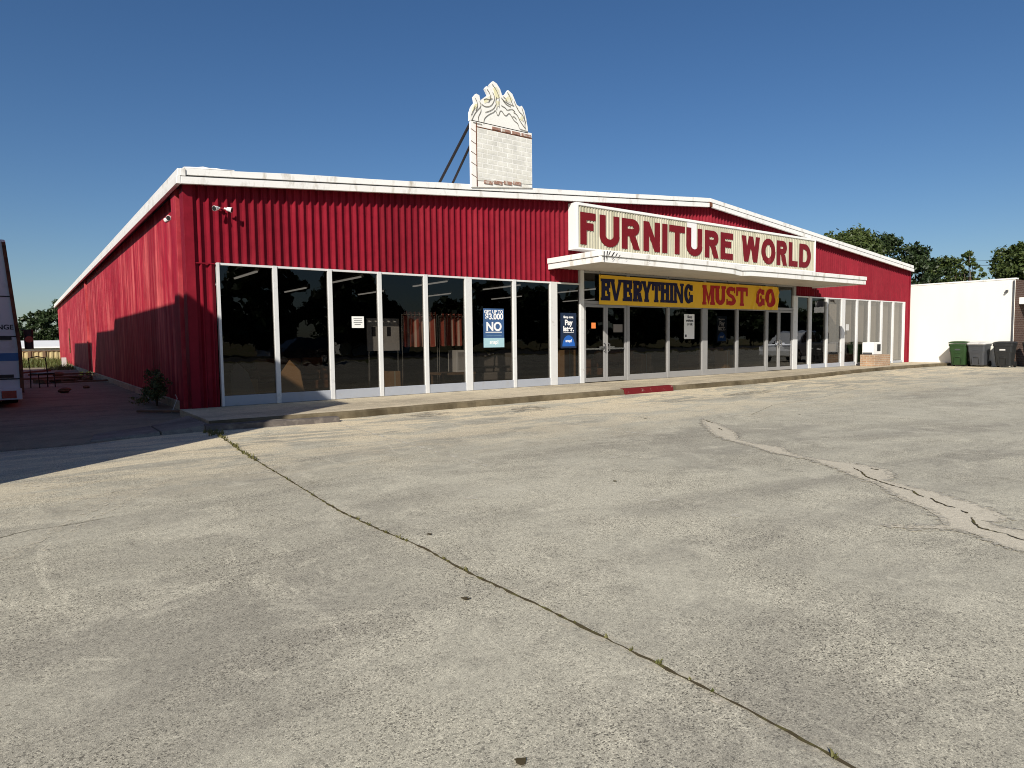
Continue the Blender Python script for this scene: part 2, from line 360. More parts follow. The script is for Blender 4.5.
def concrete(name, ca, cb_, dark, tan, speck=.55, streaky=True, near_kerb=True):
    m, nt, out = new_mat(name)
    v = coords(nt, (1, 1, 1), 'World')
    big = noise(nt, v, .22, 6, .6, .4); rb = ramp(nt, big, 'Fac', .36, .64)
    c = mixc(nt, ca, cb_, (rb, 'Color'))
    if streaky:
        # polished grey wheel lanes and blotches of worn cement film with torn edges
        vs_ = coords(nt, (.16, .55, 1), 'World'); st = noise(nt, vs_, 1.0, 10, .68, .9); rs = ramp(nt, st, 'Fac', .46, .62)
        c = mixc(nt, c, dark, (rs, 'Color'))
        bl = noise(nt, v, 1.7, 10, .72, .6); rbl = ramp(nt, bl, 'Fac', .50, .62)
        c = mixc(nt, c, tuple(x * 1.10 for x in cb_), mixc(nt, (0, 0, 0), (rbl, 'Color'), .55))
        bd_ = noise(nt, v, 3.1, 9, .74, .4); rbd = ramp(nt, bd_, 'Fac', .52, .64); c = mixc(nt, c, tuple(x * .86 for x in dark), mixc(nt, (0, 0, 0), (rbd, 'Color'), .50))
        wv_ = coords(nt, (1.6, .30, 1), 'World'); sc = noise(nt, wv_, 2.2, 9, .75, 1.2); rsc = ramp(nt, sc, 'Fac', .60, .66); c = mixc(nt, c, tuple(x * 1.18 for x in cb_), mixc(nt, (0, 0, 0), (rsc, 'Color'), .5))
    if near_kerb:
        vs2 = coords(nt, (.34, .95, 1), 'World'); st2 = noise(nt, vs2, 1.5, 11, .72, 1.1); rs2 = ramp(nt, st2, 'Fac', .455, .535)
        g = N(nt, 'ShaderNodeNewGeometry'); sp = N(nt, 'ShaderNodeSeparateXYZ'); L(nt, g, 'Position', sp, 0)
        mr = N(nt, 'ShaderNodeMapRange'); mr.inputs[1].default_value = -7.5; mr.inputs[2].default_value = -3.6; mr.inputs[3].default_value = .0; mr.inputs[4].default_value = .92
        L(nt, sp, 'Y', mr, 0)
        mu = N(nt, 'ShaderNodeMath', operation='MULTIPLY'); L(nt, mr, 0, mu, 0); L(nt, rs2, 'Color', mu, 1)
        c = mixc(nt, c, tan, (mu, 0))
    # exposed aggregate
    vo = N(nt, 'ShaderNodeTexVoronoi'); vo.inputs['Scale'].default_value = 165; L(nt, v, 'Vector', vo, 'Vector')
    sepc = N(nt, 'ShaderNodeSeparateColor'); L(nt, vo, 'Color', sepc, 0)
    rv = N(nt, 'ShaderNodeValToRGB'); cr = rv.color_ramp; cr.interpolation = 'LINEAR'
    for pos, val in ((0., .24), (.12, .36), (.19, .88), (.72, 1.02), (.80, 1.35), (1., 1.5)):
        e = cr.elements.new(pos) if pos not in (0., 1.) else cr.elements[0 if pos == 0. else len(cr.elements) - 1]
        e.color = (val, val * .99, val * .97, 1)
    L(nt, sepc, 0, rv, 'Fac')
    patch = noise(nt, v, 1.1, 5, .6); rp = ramp(nt, patch, 'Fac', .38, .62, (speck * .40,) * 3, (speck,) * 3)
    c = mixc(nt, c, mixc(nt, c, (rv, 'Color'), 1., 'MULTIPLY'), (rp, 'Color'))
    fn = noise(nt, v, 260, 2, .6); rf = ramp(nt, fn, 'Fac', .3, .7, (.55, .55, .54), (1.38, 1.38, 1.36))
    c = mixc(nt, c, (rf, 'Color'), .9, 'MULTIPLY')
    mid = noise(nt, v, 26, 5, .7); rm = ramp(nt, mid, 'Fac', .3, .72, (.84, .84, .84), (1.13, 1.13, 1.12))
    c = mixc(nt, c, (rm, 'Color'), 1., 'MULTIPLY')
    # scattered dark pits and oil drips
    pit = noise(nt, v, 34, 2, .5); rpt = ramp(nt, pit, 'Fac', .70, .76, (1, 1, 1), (.45, .43, .4))
    c = mixc(nt, c, (rpt, 'Color'), 1., 'MULTIPLY')
    oil = noise(nt, v, .9, 8, .75); ro = ramp(nt, oil, 'Fac', .60, .72, (1, 1, 1), (.62, .61, .60))
    c = mixc(nt, c, (ro, 'Color'), 1., 'MULTIPLY')
    hb = mixc(nt, (fn, 'Fac'), (mid, 'Fac'), .4)
    finish(nt, out, c, .85, .2, 0, hb, .55, .006)
    MATS[name] = m
concrete('lot_concrete', (.420, .394, .320), (.525, .492, .398), (.335, .312, .258), (.72, .62, .445), 1.0)
concrete('walk_concrete', (.50, .43, .31), (.60, .52, .385), (.38, .33, .25), (.50, .44, .34), .25, near_kerb=False)
concrete('old_concrete', (.20, .18, .16), (.26, .24, .21), (.14, .12, .11), (.2, .18, .16), .35, near_kerb=False)
concrete('patch_mortar', (.52, .47, .375), (.60, .545, .44), (.46, .42, .345), (.5, .5, .4), .22, streaky=False, near_kerb=False)
concrete('alley_asphalt', (.23, .21, .155), (.29, .26, .195), (.165, .15, .115), (.1, .1, .1), .5, near_kerb=False)
concrete('road_asphalt', (.06, .058, .056), (.08, .077, .073), (.05, .05, .05), (.1, .1, .1), .5, near_kerb=False)
paint('crack_dark', (.075, .06, .035), .95, .05, .35, 12., dirt=(.12, .11, .04), dirt_lo=.5, dirt_hi=.62, dscale=9)
paint('earth', (.20, .155, .09), .95, .05, .25, .6, dirt=(.10, .12, .04), dirt_lo=.45, dirt_hi=.6, dscale=.25)
def worn_line(name='worn_line', col=(.60, .56, .46), a=.44, b=.62, sc=7):
    m, nt, out = new_mat(name); v = coords(nt, (1, 1, 1), 'World'); n = noise(nt, v, sc, 9, .75); r = ramp(nt, n, 'Fac', a, b)
    p = N(nt, 'ShaderNodeBsdfPrincipled'); p.inputs['Base Color'].default_value = rgba(col); p.inputs['Roughness'].default_value = .8
    t = N(nt, 'ShaderNodeBsdfTransparent'); mx = N(nt, 'ShaderNodeMixShader')
    L(nt, r, 'Color', mx, 0); L(nt, t, 0, mx, 1); L(nt, p, 0, mx, 2); L(nt, mx, 0, out, 'Surface'); MATS[name] = m
worn_line()
worn_line('stain_dark', (.17, .15, .12), .44, .72, 5)
worn_line('stain_fringe', (.455, .42, .34), .48, .60, 16)
worn_line('stain_pale', (.60, .545, .43), .50, .66, 13)
def leaf_mat(name, a, b, c3, sc=.5):
    m, nt, out = new_mat(name); v = coords(nt, (1, 1, 1), 'World')
    n = noise(nt, v, sc, 5, .7); r = ramp(nt, n, 'Fac', .35, .65); c = mixc(nt, a, b, (r, 'Color'))
    n2 = noise(nt, v, 6, 3, .6); r2 = ramp(nt, n2, 'Fac', .45, .7); c = mixc(nt, c, c3, (r2, 'Color'))
    d = N(nt, 'ShaderNodeBsdfDiffuse'); t = N(nt, 'ShaderNodeBsdfTranslucent'); g = N(nt, 'ShaderNodeBsdfGlossy'); g.inputs['Roughness'].default_value = .5
    nt.links.new(c[0].outputs[c[1]], d.inputs[0]); nt.links.new(c[0].outputs[c[1]], t.inputs[0])
    m1 = N(nt, 'ShaderNodeMixShader'); m1.inputs[0].default_value = .25; L(nt, d, 0, m1, 1); L(nt, t, 0, m1, 2)
    m2 = N(nt, 'ShaderNodeMixShader'); m2.inputs[0].default_value = .03; L(nt, m1, 0, m2, 1); L(nt, g, 0, m2, 2)
    L(nt, m2, 0, out, 'Surface'); MATS[name] = m
leaf_mat('oak_leaf', (.040, .068, .016), (.075, .105, .028), (.10, .12, .035))
leaf_mat('pale_leaf', (.06, .085, .030), (.10, .125, .05), (.12, .13, .05))
leaf_mat('dark_leaf', (.022, .042, .014), (.04, .062, .02), (.05, .07, .025))
leaf_mat('weed_leaf', (.08, .12, .025), (.14, .17, .05), (.18, .18, .07), 3.)
leaf_mat('dry_grass', (.14, .13, .045), (.20, .18, .07), (.10, .12, .03), 8.)
G = MATS
# ------------------------------------------------------------------ the setting
def poly_sheet(name, pts, z, mat, parent=None):
    return MB().add([(x, y, z) for x, y in pts], [tuple(range(len(pts)))]).build(name, mat, parent, fix=False)
ground = struct(poly_sheet('ground', [(-900, -900), (900, -900), (900, 900), (-900, 900)], -.012, G['earth']))
lot = struct(poly_sheet('parking_lot', [(-12, -32), (62, -32), (62, 2.0), (30.9, 2.0), (30.9, -1.4), (-1.8, -2.3), (-12, -2.3)], 0.0, G['lot_concrete']))
alley = struct(poly_sheet('alley', [(-5.5, -2.9), (-2.0, -2.95), (-1.0, -2.6), (-.1, -2.2), (.12, 0), (.12, 36), (-2, 37), (-5.5, 36)], .004, G['alley_asphalt']))
road = struct(poly_sheet('road', [(-200, -50), (300, -50), (300, -36), (-200, -36)], -.004, G['road_asphalt']))

# raised sidewalk under the shop windows, its front edge slightly wavy and worn
front = [(-.2, -2.38), (1.0, -2.42), (2.2, -2.46), (4.2, -2.36), (6.5, -2.32), (9.2, -2.36), (11.2, -2.34), (14.5, -2.42), (17, -2.27), (19.5, -2.02), (22, -1.72), (24.5, -1.52), (27, -1.5), (29, -1.58), (30.78, -1.72)]
edge = []
for i in range(len(front) - 1):
    (xa, ya), (xb, yb) = front[i], front[i + 1]
    n = max(2, int((xb - xa) / .22))
    for k in range(n):
        t = k / n; edge.append((xa + (xb - xa) * t, ya + (yb - ya) * t + random.uniform(-.02, .02)))
edge.append(front[-1])
mb = MB(); n = len(edge); top = .13
vs_ = []
for x, y in edge:
    d = random.uniform(0, .016)
    vs_ += [(x, y - .015, -.01), (x, y, top - .03 - d * .6), (x, y + .035 + d, top), (x, .02, top)]
fs_ = []
for i in range(n - 1):
    for k in range(3): fs_.append((4 * i + k, 4 * (i + 1) + k, 4 * (i + 1) + k + 1, 4 * i + k + 1))
mb.add(vs_, fs_)
mb.m = [1 if i % 3 < 2 else 0 for i in range(len(mb.f))]; mb.add([(-.2, -2.38, -.01), (-.2, .02, -.01), (-.2, .02, top), (-.2, -2.33, top)], [(0, 1, 2, 3)])
walk = struct(mb.build('sidewalk', [G['walk_concrete'], G['kerb_face']]))
# old low kerb lying before the left end of the sidewalk, the red kerb, the broken apron slab by the corner
kb = MB()
pts = [(-.32 + .23 * i, -2.66 - .026 * i + random.uniform(-.012, .012)) for i in range(10)]
kb.loft([[(x, y, -.01), (x, y + .02, .085), (x, y + .15, .10 + random.uniform(-.008, .008)), (x, y + .20, -.01)] for x, y in pts])
struct(kb.build('kerb', G['kerb_dark'], bevel=.008))
rk = MB(); xs = [9.2, 9.6, 10.1, 10.6, 10.85, 10.98]
rk.loft([[(x, -2.43, -.008), (x, -2.405, .115), (x, -2.37, .142), (x, -2.24, .145), (x, -2.24, .1)] for x in xs])
struct(rk.build('red_kerb', G['kerb_red'], bevel=.006))
ap = MB()
ap.tbox([(-1.85, -2.75, -.01), (-.95, -2.68, -.01), (-.95, -1.72, -.01), (-1.75, -1.95, -.01)], [(-1.83, -2.72, .02), (-.95, -2.65, .055), (-.95, -1.72, .055), (-1.73, -1.95, .02)])
ap.tbox([(-.93, -2.68, -.01), (-.22, -2.6, -.01), (-.22, -.95, -.01), (-.93, -1.70, -.01)], [(-.93, -2.65, .058), (-.24, -2.55, .095), (-.24, -.95, .10), (-.93, -1.70, .058)])
struct(ap.build('ramp', G['old_concrete'], bevel=.01))

# the wide joint running towards the viewer, the mortar patch along the long crack, cracks, faded bay lines
JOINT = [(-.22, -2.75), (-.31, -3.79), (-.40, -5.0), (-.46, -6.04), (-.53, -7.49), (-.59, -8.6), (-.57, -9.27), (-.53, -9.8), (-.55, -10.43), (-.53, -11.1), (-.53, -11.77), (-.54, -12.3), (-.57, -12.79), (-.6, -14.5), (-.6, -18)]
def wiggle(pts, step, amp):
    out = []
    for (xa, ya), (xb, yb) in zip(pts[:-1], pts[1:]):
        d = math.hypot(xb - xa, yb - ya); n = max(1, int(d / step))
        for k in range(n):
            t = k / n; out.append((xa + (xb - xa) * t + random.uniform(-amp, amp), ya + (yb - ya) * t + random.uniform(-amp, amp) * .4))
    out.append(pts[-1]); return out
jp = wiggle(JOINT, .05, .0045)
jm = MB(); jm.ribbon(jp, [random.uniform(.006, .027) for _ in jp], .004)
struct(jm.build('expansion_joint', G['crack_dark'], fix=False))
je = MB()
for s in (-1, 1):
    q = [(x + s * random.uniform(.02, .032), y) for x, y in jp]
    je.ribbon(q, [random.uniform(.02, .075) for _ in jp], .0022 if s < 0 else .0026)
struct(je.build('joint_edge', G['stain_pale'], fix=False))
PATCH = [(6.54, -6.68), (6.32, -7.07), (5.9, -7.6), (5.56, -8.0), (5.01, -8.43), (4.86, -8.77), (4.88, -8.96), (4.83, -9.18), (4.56, -9.41), (4.44, -9.73), (4.44, -9.99), (4.47, -10.19), (4.44, -10.4), (4.39, -10.58), (4.1, -10.76), (3.82, -10.82), (3.74, -11.06), (3.68, -11.29), (3.52, -11.56), (3.39, -11.76), (3.19, -11.93), (3.05, -11.96), (2.98, -11.91), (2.96, -11.86), (2.87, -12.0), (2.89, -12.12), (2.81, -12.27), (2.37, -12.39), (2.34, -12.27), (2.38, -12.15), (2.48, -12.01), (2.57, -11.89), (2.54, -11.8), (2.47, -11.7), (2.35, -11.62), (2.26, -11.46), (2.32, -11.46), (2.46, -11.6), (2.62, -11.73), (2.83, -11.61), (3.05, -11.42), (3.2, -11.2), (3.43, -11.0), (3.63, -10.8), (3.75, -10.6), (3.96, -10.34), (4.11, -10.13), (4.34, -9.75), (4.37, -9.5), (4.39, -9.33), (4.63, -8.91), (4.77, -8.59), (4.88, -8.32), (5.12, -7.96), (5.55, -7.53), (6.05, -7.05)]
# keep the ring simple: refine it with small wobble so the trowelled edge is irregular
pp = wiggle(PATCH + [PATCH[0]], .045, .011)[:-1]
from mathutils.geometry import tessellate_polygon
tri = tessellate_polygon([[Vector((x, y, 0)) for x, y in pp]])
struct(MB().add([(x, y, .005) for x, y in pp], [tuple(t) for t in tri]).build('mortar_patch', G['patch_mortar']))
fr_ = MB()
for k in range(2):
    q = [(x + random.uniform(-.012, .012), y + random.uniform(-.012, .012)) for x, y in pp]; fr_.ribbon(q + [q[0]], [random.uniform(.03, .13) for _ in range(len(q) + 1)], .0061 + .0006 * k)
struct(fr_.build('patch_fringe', G['stain_fringe'], fix=False))
CRACKS = [[(6.39, -6.85), (6.17, -7.16)], [(5.72, -7.59), (5.59, -7.76)], [(4.2, -10.32), (4.07, -10.46), (3.86, -10.61), (3.70, -10.85), (3.57, -11.13)], [(4.3, -10.45), (4.29, -10.53)], [(3.57, -11.13), (3.44, -11.23), (3.4, -11.29)], [(3.4, -11.34), (3.3, -11.42), (3.22, -11.53), (3.21, -11.59)], [(3.14, -11.65), (3.09, -11.71)], [(2.99, -11.77), (2.83, -11.84), (2.72, -11.91), (2.7, -12.0), (2.69, -12.08), (2.62, -12.15), (2.61, -12.19), (2.62, -12.3)]]
cm = MB()
for c in CRACKS:
    q = wiggle(c, .022, .009); cm.ribbon(q, [.004 + random.uniform(.002, .024) * math.sin(math.pi * (k + .5) / len(q)) ** .5 for k in range(len(q))], .010)
for c in ([(-2.9, -7.74), (-2.75, -7.75), (-2.58, -7.64), (-2.37, -7.67), (-2.05, -7.6)], [(-5, -7.9), (-2.9, -7.74)], [(7.6, -6.9), (9.4, -6.2), (12, -5.9), (15, -5.2)]):
    q = wiggle(c, .05, .012); cm.ribbon(q, [random.uniform(.003, .009) for _ in q], .003)
for cx_, cy_, r_ in ((-.78, -10.73, .028), (-.35, -9.6, .02), (-1.37, -11.97, .022), (1.9, -9.2, .02), (3.9, -11.95, .02), (8.3, -7.4, .03), (5.9, -6.0, .03)):
    k = 9; cm.add([(cx_ + math.cos(a * 2 * math.pi / k) * r_ * random.uniform(.4, 1.3), cy_ + math.sin(a * 2 * math.pi / k) * r_ * random.uniform(.4, 1.3), .0065) for a in range(k)], [tuple(range(k))])
struct(cm.build('pavement_crack', G['crack_dark'], fix=False))
lm = MB()
for c, wd in (([(1.62, -3.3), (1.4, -7.84)], .07), ([(4.6, -3.2), (4.45, -7.6)], .06), ([(7.5, -3.1), (7.4, -7.4)], .07), ([(10.4, -3.2), (10.35, -7.8)], .08), ([(13.2, -3.2), (13.2, -7.6)], .08), ([(16.1, -3.2), (16.1, -7.6)], .08), ([(19.0, -3.2), (19.0, -7.6)], .08)):
    lm.ribbon(c, wd, .0035)
struct(lm.build('bay_line', G['worn_line'], fix=False))
mp_ = MB()
for cx_, cy_, rx_, ry_ in ((1.62, -9.95, .10, .035), (.5, -8.9, .12, .05), (1.72, -10.65, .07, .04), (2.9, -8.3, .22, .05)):
    k = 22; mp_.add([(cx_ + math.cos(a * 2 * math.pi / k) * rx_ * random.uniform(.65, 1.2), cy_ + math.sin(a * 2 * math.pi / k) * ry_ * random.uniform(.65, 1.2), .0045) for a in range(k)], [tuple(range(k))])
struct(mp_.build('scuff', G['worn_line'], fix=False))

st_ = MB()
def blob(m, pts, z, amp=.05):
    q = wiggle(pts + [pts[0]], .08, amp)[:-1]
    t = tessellate_polygon([[Vector((x, y, 0)) for x, y in q]]); m.add([(x, y, z) for x, y in q], [tuple(i) for i in t])
STAIN_D = [[(5.17, -3.2), (5.79, -2.9), (5.95, -3.5), (5.36, -3.9), (4.84, -3.7)], [(2.9, -2.9), (3.6, -2.55), (3.9, -3.0), (3.3, -3.3)], [(10.5, -4.2), (12.5, -3.8), (13.2, -4.1), (11.5, -4.6)]]
for q in STAIN_D: blob(st_, q, .0052)
struct(st_.build('oil_stain', G['stain_dark']))
SCR = [([(-2.42, -6.88), (-2.09, -6.61), (-1.76, -6.48)], .05), ([(-2.9, -8.8), (-2.71, -8.4), (-2.38, -7.65), (-2.13, -7.18), (-1.89, -6.52)], .035), ([(-2.5, -8.3), (-2.2, -7.6), (-1.8, -6.9), (-1.4, -6.2)], .025), ([(4.9, -5.5), (5.6, -5.3), (6.4, -5.5)], .03), ([(11.5, -2.7), (12.2, -3.1), (12.6, -2.9)], .04)]
PALE_ = [(-2.71, -5.5), (-2.55, -5.26), (-2.3, -5.28), (-1.99, -5.6), (-2.04, -6.06), (-2.33, -6.1), (-2.63, -5.9)]
st_ = MB()
for q, wd in (SCR): 
    w_ = wiggle(q, .10, .008); st_.ribbon(w_, [wd * 3.2 * random.uniform(.6, 1.3) for _ in w_], .0047)
blob(st_, PALE_, .0042, .03)
struct(st_.build('scratch', G['stain_pale'], fix=False))

def blades(name, spots, mat, h, spread, per):
    vs, fs = [], []
    for (x, y, z, s) in spots:
        for _ in range(per):
            a = random.uniform(0, 6.283); r = random.uniform(0, spread) * s; hx = h * s * random.uniform(.4, 1.2); wd = .006 * s + .002
            bx, by = x + math.cos(a) * r, y + math.sin(a) * r; b = random.uniform(0, 6.283); lean = random.uniform(.2, 1.) * hx
            o = len(vs); dx, dy = math.cos(b), math.sin(b)
            vs += [(bx - dy * wd, by + dx * wd, z), (bx + dy * wd, by - dx * wd, z), (bx + dx * lean * .4 + dy * wd * .7, by + dy * lean * .4 - dx * wd * .7, z + hx * .6), (bx + dx * lean * .4 - dy * wd * .7, by + dy * lean * .4 + dx * wd * .7, z + hx * .6), (bx + dx * lean, by + dy * lean, z + hx)]
            fs += [(o, o + 1, o + 2, o + 3), (o + 3, o + 2, o + 4)]
    return MB().add(vs, fs).build(name, mat, fix=False)
sp = []
for x, y in jp:
    if y > -5.8 and random.random() < .75: sp.append((x + random.uniform(-.02, .02), y, .003, random.uniform(.4, 1.0)))
    elif y > -13 and random.random() < .25: sp.append((x, y, .003, random.uniform(.2, .45)))
for _ in range(22): sp.append((-.28 + random.uniform(-.10, .14), -3.0 + random.uniform(-.25, .3), .003, random.uniform(.7, 1.3)))
tag(blades('grass', sp, G['dry_grass'], .05, .035, 9), 'short dry grass growing along the joint in the concrete', 'grass', kind='stuff')
sp = [(random.uniform(-4.5, -.1) , random.uniform(37, 50), 0, random.uniform(1, 2.6)) for _ in range(420)] + [(random.uniform(-1.2, .0), random.uniform(30, 37), 0, random.uniform(.8, 1.6)) for _ in range(60)]
tag(blades('weeds', sp, G['weed_leaf'], .22, .25, 16), 'sunlit green weeds at the far end of the alley before the tan fence', 'weeds', kind='stuff')

# ------------------------------------------------------------------ the red metal shop
BL, BD = 30.65, 48.5
RX_ = 15.5
def roof_z(x): return 4.53 + 1.28 * (1 - (RX_ - x) / (RX_ + .05) if x < RX_ else 1 - (x - RX_) / 15.05)
shop = thing('metal_shop_building', 'long red corrugated metal shop building with white gable trim and a row of storefront windows', 'building', (0, 0, 0))
def rib_points(x0, x1, per=.165, ys=(.054, -.004), prof=((.0, 0), (.070, 0), (.106, 1), (.124, 1), (.150, 0))):
    out = []; k0 = math.floor(x0 / per) - 1
    for k in range(k0, int(x1 / per) + 2):
        for dx, s in prof:
            x = k * per + dx
            if x0 < x < x1: out.append((x, ys[s]))
    return [(x0, ys[0])] + out + [(x1, ys[0])]
WT = 2.90
zones = [(.16, .52, .0), (.52, 10.0, WT), (10.0, 20.9, 3.26), (20.9, 30.06, WT), (30.06, 30.55, .0)]
mb = MB()
for a, b, zb in zones:
    P_ = rib_points(a, b)
    for (xa, ya), (xb, yb) in zip(P_[:-1], P_[1:]):
        mb.add([(xa, ya, zb), (xb, yb, zb), (xb, yb, roof_z(xb) - .1), (xa, ya, roof_z(xa) - .1)], [(0, 1, 2, 3)])
fwall = mb.build('front_wall', G['red_front'], shop, fix=False)
for bx_ in ((.0, -.02, .0, .17, .30, 4.32), (-.03, .54, .0, .15, .98, 4.32), (30.55, -.02, 0, 30.65, .3, 4.40), (.02, 22.2, 0, .14, 22.55, 4.32), (.175, -.012, 2.86, .52, .02, 2.885)):
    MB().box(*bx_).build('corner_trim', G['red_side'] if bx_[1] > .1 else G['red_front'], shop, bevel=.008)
# screw heads in two rows on the corrugated front
sm = MB()
for k in range(3, 181):
    x = k * .165 + .115
    for z in (2.99, 4.15):
        if x < 10 or x > 20.9: sm.box(x - .008, -.010, z - .008, x + .008, -.004, z + .008)
sm.build('screw_row', G['red_front'], shop)
mb = MB()
Y0 = .94
ys_ = [Y0 + .30 * i for i in range(int((BD - Y0) / .30) + 1)] + [BD]
for i in range(len(ys_) - 1):
    a, b = ys_[i], ys_[i + 1]; m1, m2 = a + .03, a + .06
    for (p, q, xa, xb) in ((a, m1, .10, .094), (m1, m2, .094, .10), (m2, b, .10, .10)):
        mb.add([(xa, p, 0), (xb, q, 0), (xb, q, 4.36), (xa, p, 4.36)], [(0, 1, 2, 3)])
mb.add([(.16, .3, 0), (.16, Y0, 0), (.16, Y0, 4.36), (.16, .3, 4.36)], [(0, 1, 2, 3)])
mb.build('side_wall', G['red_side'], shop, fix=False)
mb = MB(); mb.box(.12, BD, 0, BL, BD + .1, 4.4); mb.box(BL - .1, .3, 0, BL - .02, BD, 4.4)
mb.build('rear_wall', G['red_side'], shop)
MB().box(.03, .95, -.01, .093, BD, .17).build('foundation', G['walk_concrete'], shop, bevel=.01)
MB().box(.04, 35.5, .9, .09, 35.75, 2.4).build('side_hatch', G['rust_metal'], shop)
# roof sheets and two-tier white trim
mb = MB(); xm = RX_
for (xa, xb) in ((-.05, xm), (xm, 30.55)):
    za, zb = roof_z(xa), roof_z(xb)
    mb.tbox([(xa, -.12, za - .07), (xb, -.12, zb - .07), (xb, BD + .2, zb - .07), (xa, BD + .2, za - .07)], [(xa, -.12, za - .01), (xb, -.12, zb - .01), (xb, BD + .2, zb - .01), (xa, BD + .2, za - .01)])
mb.build('roof', G['roof_white'], shop)
def trim(parts, name, mat):
    m = MB()
    for (xa, xb, y0, y1, o0, o1, wob) in parts:
        n = max(1, int((xb - xa) / .9)) if wob else 1
        rings = []
        for k in range(n + 1):
            x = xa + (xb - xa) * k / n; j = random.uniform(-wob, wob) if 0 < k < n else 0
            z = roof_z(x); rings.append([(x, y0, z + o0), (x, y1, z + o0), (x, y1, z + o1 + j), (x, y0 + abs(j) * .5, z + o1 + j)])
        m.loft(rings)
    return m.build(name, mat, shop, bevel=.006)
trim([(-.045, xm - .09, -.20, -.125, -.26, -.130, 0), (xm + .09, 30.52, -.20, -.125, -.26, -.130, 0)], 'gutter', G['white_trim'])
trim([(.04, xm, -.165, -.125, -.092, .03, .008), (xm, 30.55, -.165, -.125, -.092, .03, .006)], 'roof_cap', G['white_trim'])
trim([(-.0, xm - .09, -.135, -.125, -.130, -.092, 0), (xm + .09, 30.5, -.135, -.125, -.130, -.092, 0)], 'trim_gap', G['gap_grey'])
MB().box(xm - .08, -.19, roof_z(xm) - .24, xm + .08, -.125, roof_z(xm) - .115).build('ridge_bracket', G['rust_metal'], shop, bevel=.006)
sf = MB(); sf.box(-.13, -.20, 4.265, -.05, BD + .2, 4.405); sf.box(-.10, -.18, 4.41, -.05, BD + .2, 4.545)
sf.box(-.05, -.19, 4.42, .035, -.125, 4.55)
sf.build('side_gutter', G['white_trim'], shop, bevel=.008)
# crumpled sheet end at the roof corner
cr_ = MB(); rings = []
for k in range(9):
    x = .02 + k * .11; h = .05 * math.exp(-((x - .30) / .28) ** 2) + random.uniform(0, .014)
    rings.append([(x, -.16, roof_z(x) + .033), (x, .05, roof_z(x) + .033), (x, .02, roof_z(x) + .04 + h), (x, -.14, roof_z(x) + .038 + h * random.uniform(.5, 1.1))])
cr_.loft(rings); cr_.build('bent_flashing', G['white_trim'], shop)
su = MB(); su.box(-.05, -.12, 4.33, .02, BD, 4.355)
su.build('eave_underside', G['red_front'], shop)

# storefront: one part per bay, the pane a sub-part
def window(x0, x1, zb, zt, wl=.085, wr=0., sill=.20, mat=None):
    m = MB(); z0 = zb
    m.box(x0 - wl / 2, -.055, z0, x0 + wl / 2, .05, zt)
    if wr: m.box(x1 - wr / 2, -.055, z0, x1 + wr / 2, .05, zt)
    a, b = x0 + wl / 2, x1 - (wr / 2 if wr else .0)
    m.box(a, -.030, zt - .045, b, .04, zt)
    f = m.build('window', mat or G['aluminium'], shop, bevel=.004, seg=1)
    MB().box(a, -.034, z0, b, .045, z0 + sill).build('sill', G['shaded_frame'] if mat else G['sill_metal'], f, bevel=.004, seg=1)
    MB().add([(a, .0, z0 + sill), (b, .0, z0 + sill), (b, .0, zt - .045), (a, .0, zt - .045)], [(0, 1, 2, 3)]).build('pane', G['shop_glass'], f, fix=False)
    return f
LX = [.56, 1.63, 2.77, 3.91, 5.07, 6.25, 7.65, 8.96, 9.99]
LW = [.05, .09, .09, .09, .10, .19, .10, .24, .14]
for i in range(8):
    # the next bay's mullion closes each pane on the right
    window(LX[i], LX[i + 1] - LW[i + 1] / 2, .135, WT - .004, LW[i], 0, .20)
MX = [11.83, 13.62, 15.42, 17.20, 18.95]; MW = [.10, .10, .27, .12, .10]
for i in range(4):
    window(MX[i], MX[i + 1] - MW[i + 1] / 2, .135, 2.34, MW[i], 0, .19 if i else .17, G['shaded_frame'])
RX = [20.84, 21.9, 23.15, 24.42, 25.58, 26.68, 27.79, 28.88, 29.96]
RW = [.30, .18, .12, .28, .12, .13, .13, .13, .16]
for i in range(8):
    f = window(RX[i], RX[i + 1] - (RW[i + 1] / 2 if i < 7 else 0), .135, WT - .004, RW[i], RW[8] if i == 7 else 0, .16 if i < 4 else .10)
# transom lights over the doors, behind the banner
TX = [9.99, 11.83, 13.62, 15.42, 17.2, 18.95, 20.84]
for i in range(6):
    m = MB(); a, b = TX[i] + .07, TX[i + 1] - .07
    if i == 5: b -= .08
    m.box(a - .0, -.045, 2.345, b, .05, 2.43); m.box(a, -.045, 3.20, b, .05, 3.255)
    if i: m.box(TX[i] - .068, -.045, 2.345, TX[i] + .068, .05, 3.255)
    f = m.build('transom', G['shaded_frame'], shop, bevel=.004, seg=1)
    MB().add([(a, 0, 2.43), (b, 0, 2.43), (b, 0, 3.20), (a, 0, 3.20)], [(0, 1, 2, 3)]).build('pane', G['shop_glass'], f, fix=False)
pt = MB(); pt.box(9.92, -.055, .135, 10.060, .05, 3.255); pt.build('door_post', G['aluminium'], shop, bevel=.004)
pt = MB(); pt.box(18.905, -.055, .135, 19.012, .05, 2.34); pt.build('door_post', G['shaded_frame'], shop, bevel=.004)
pt = MB(); pt.box(20.69, -.055, 2.90, 20.85, .05, 3.255); pt.build('door_post', G['shaded_frame'], shop, bevel=.004)
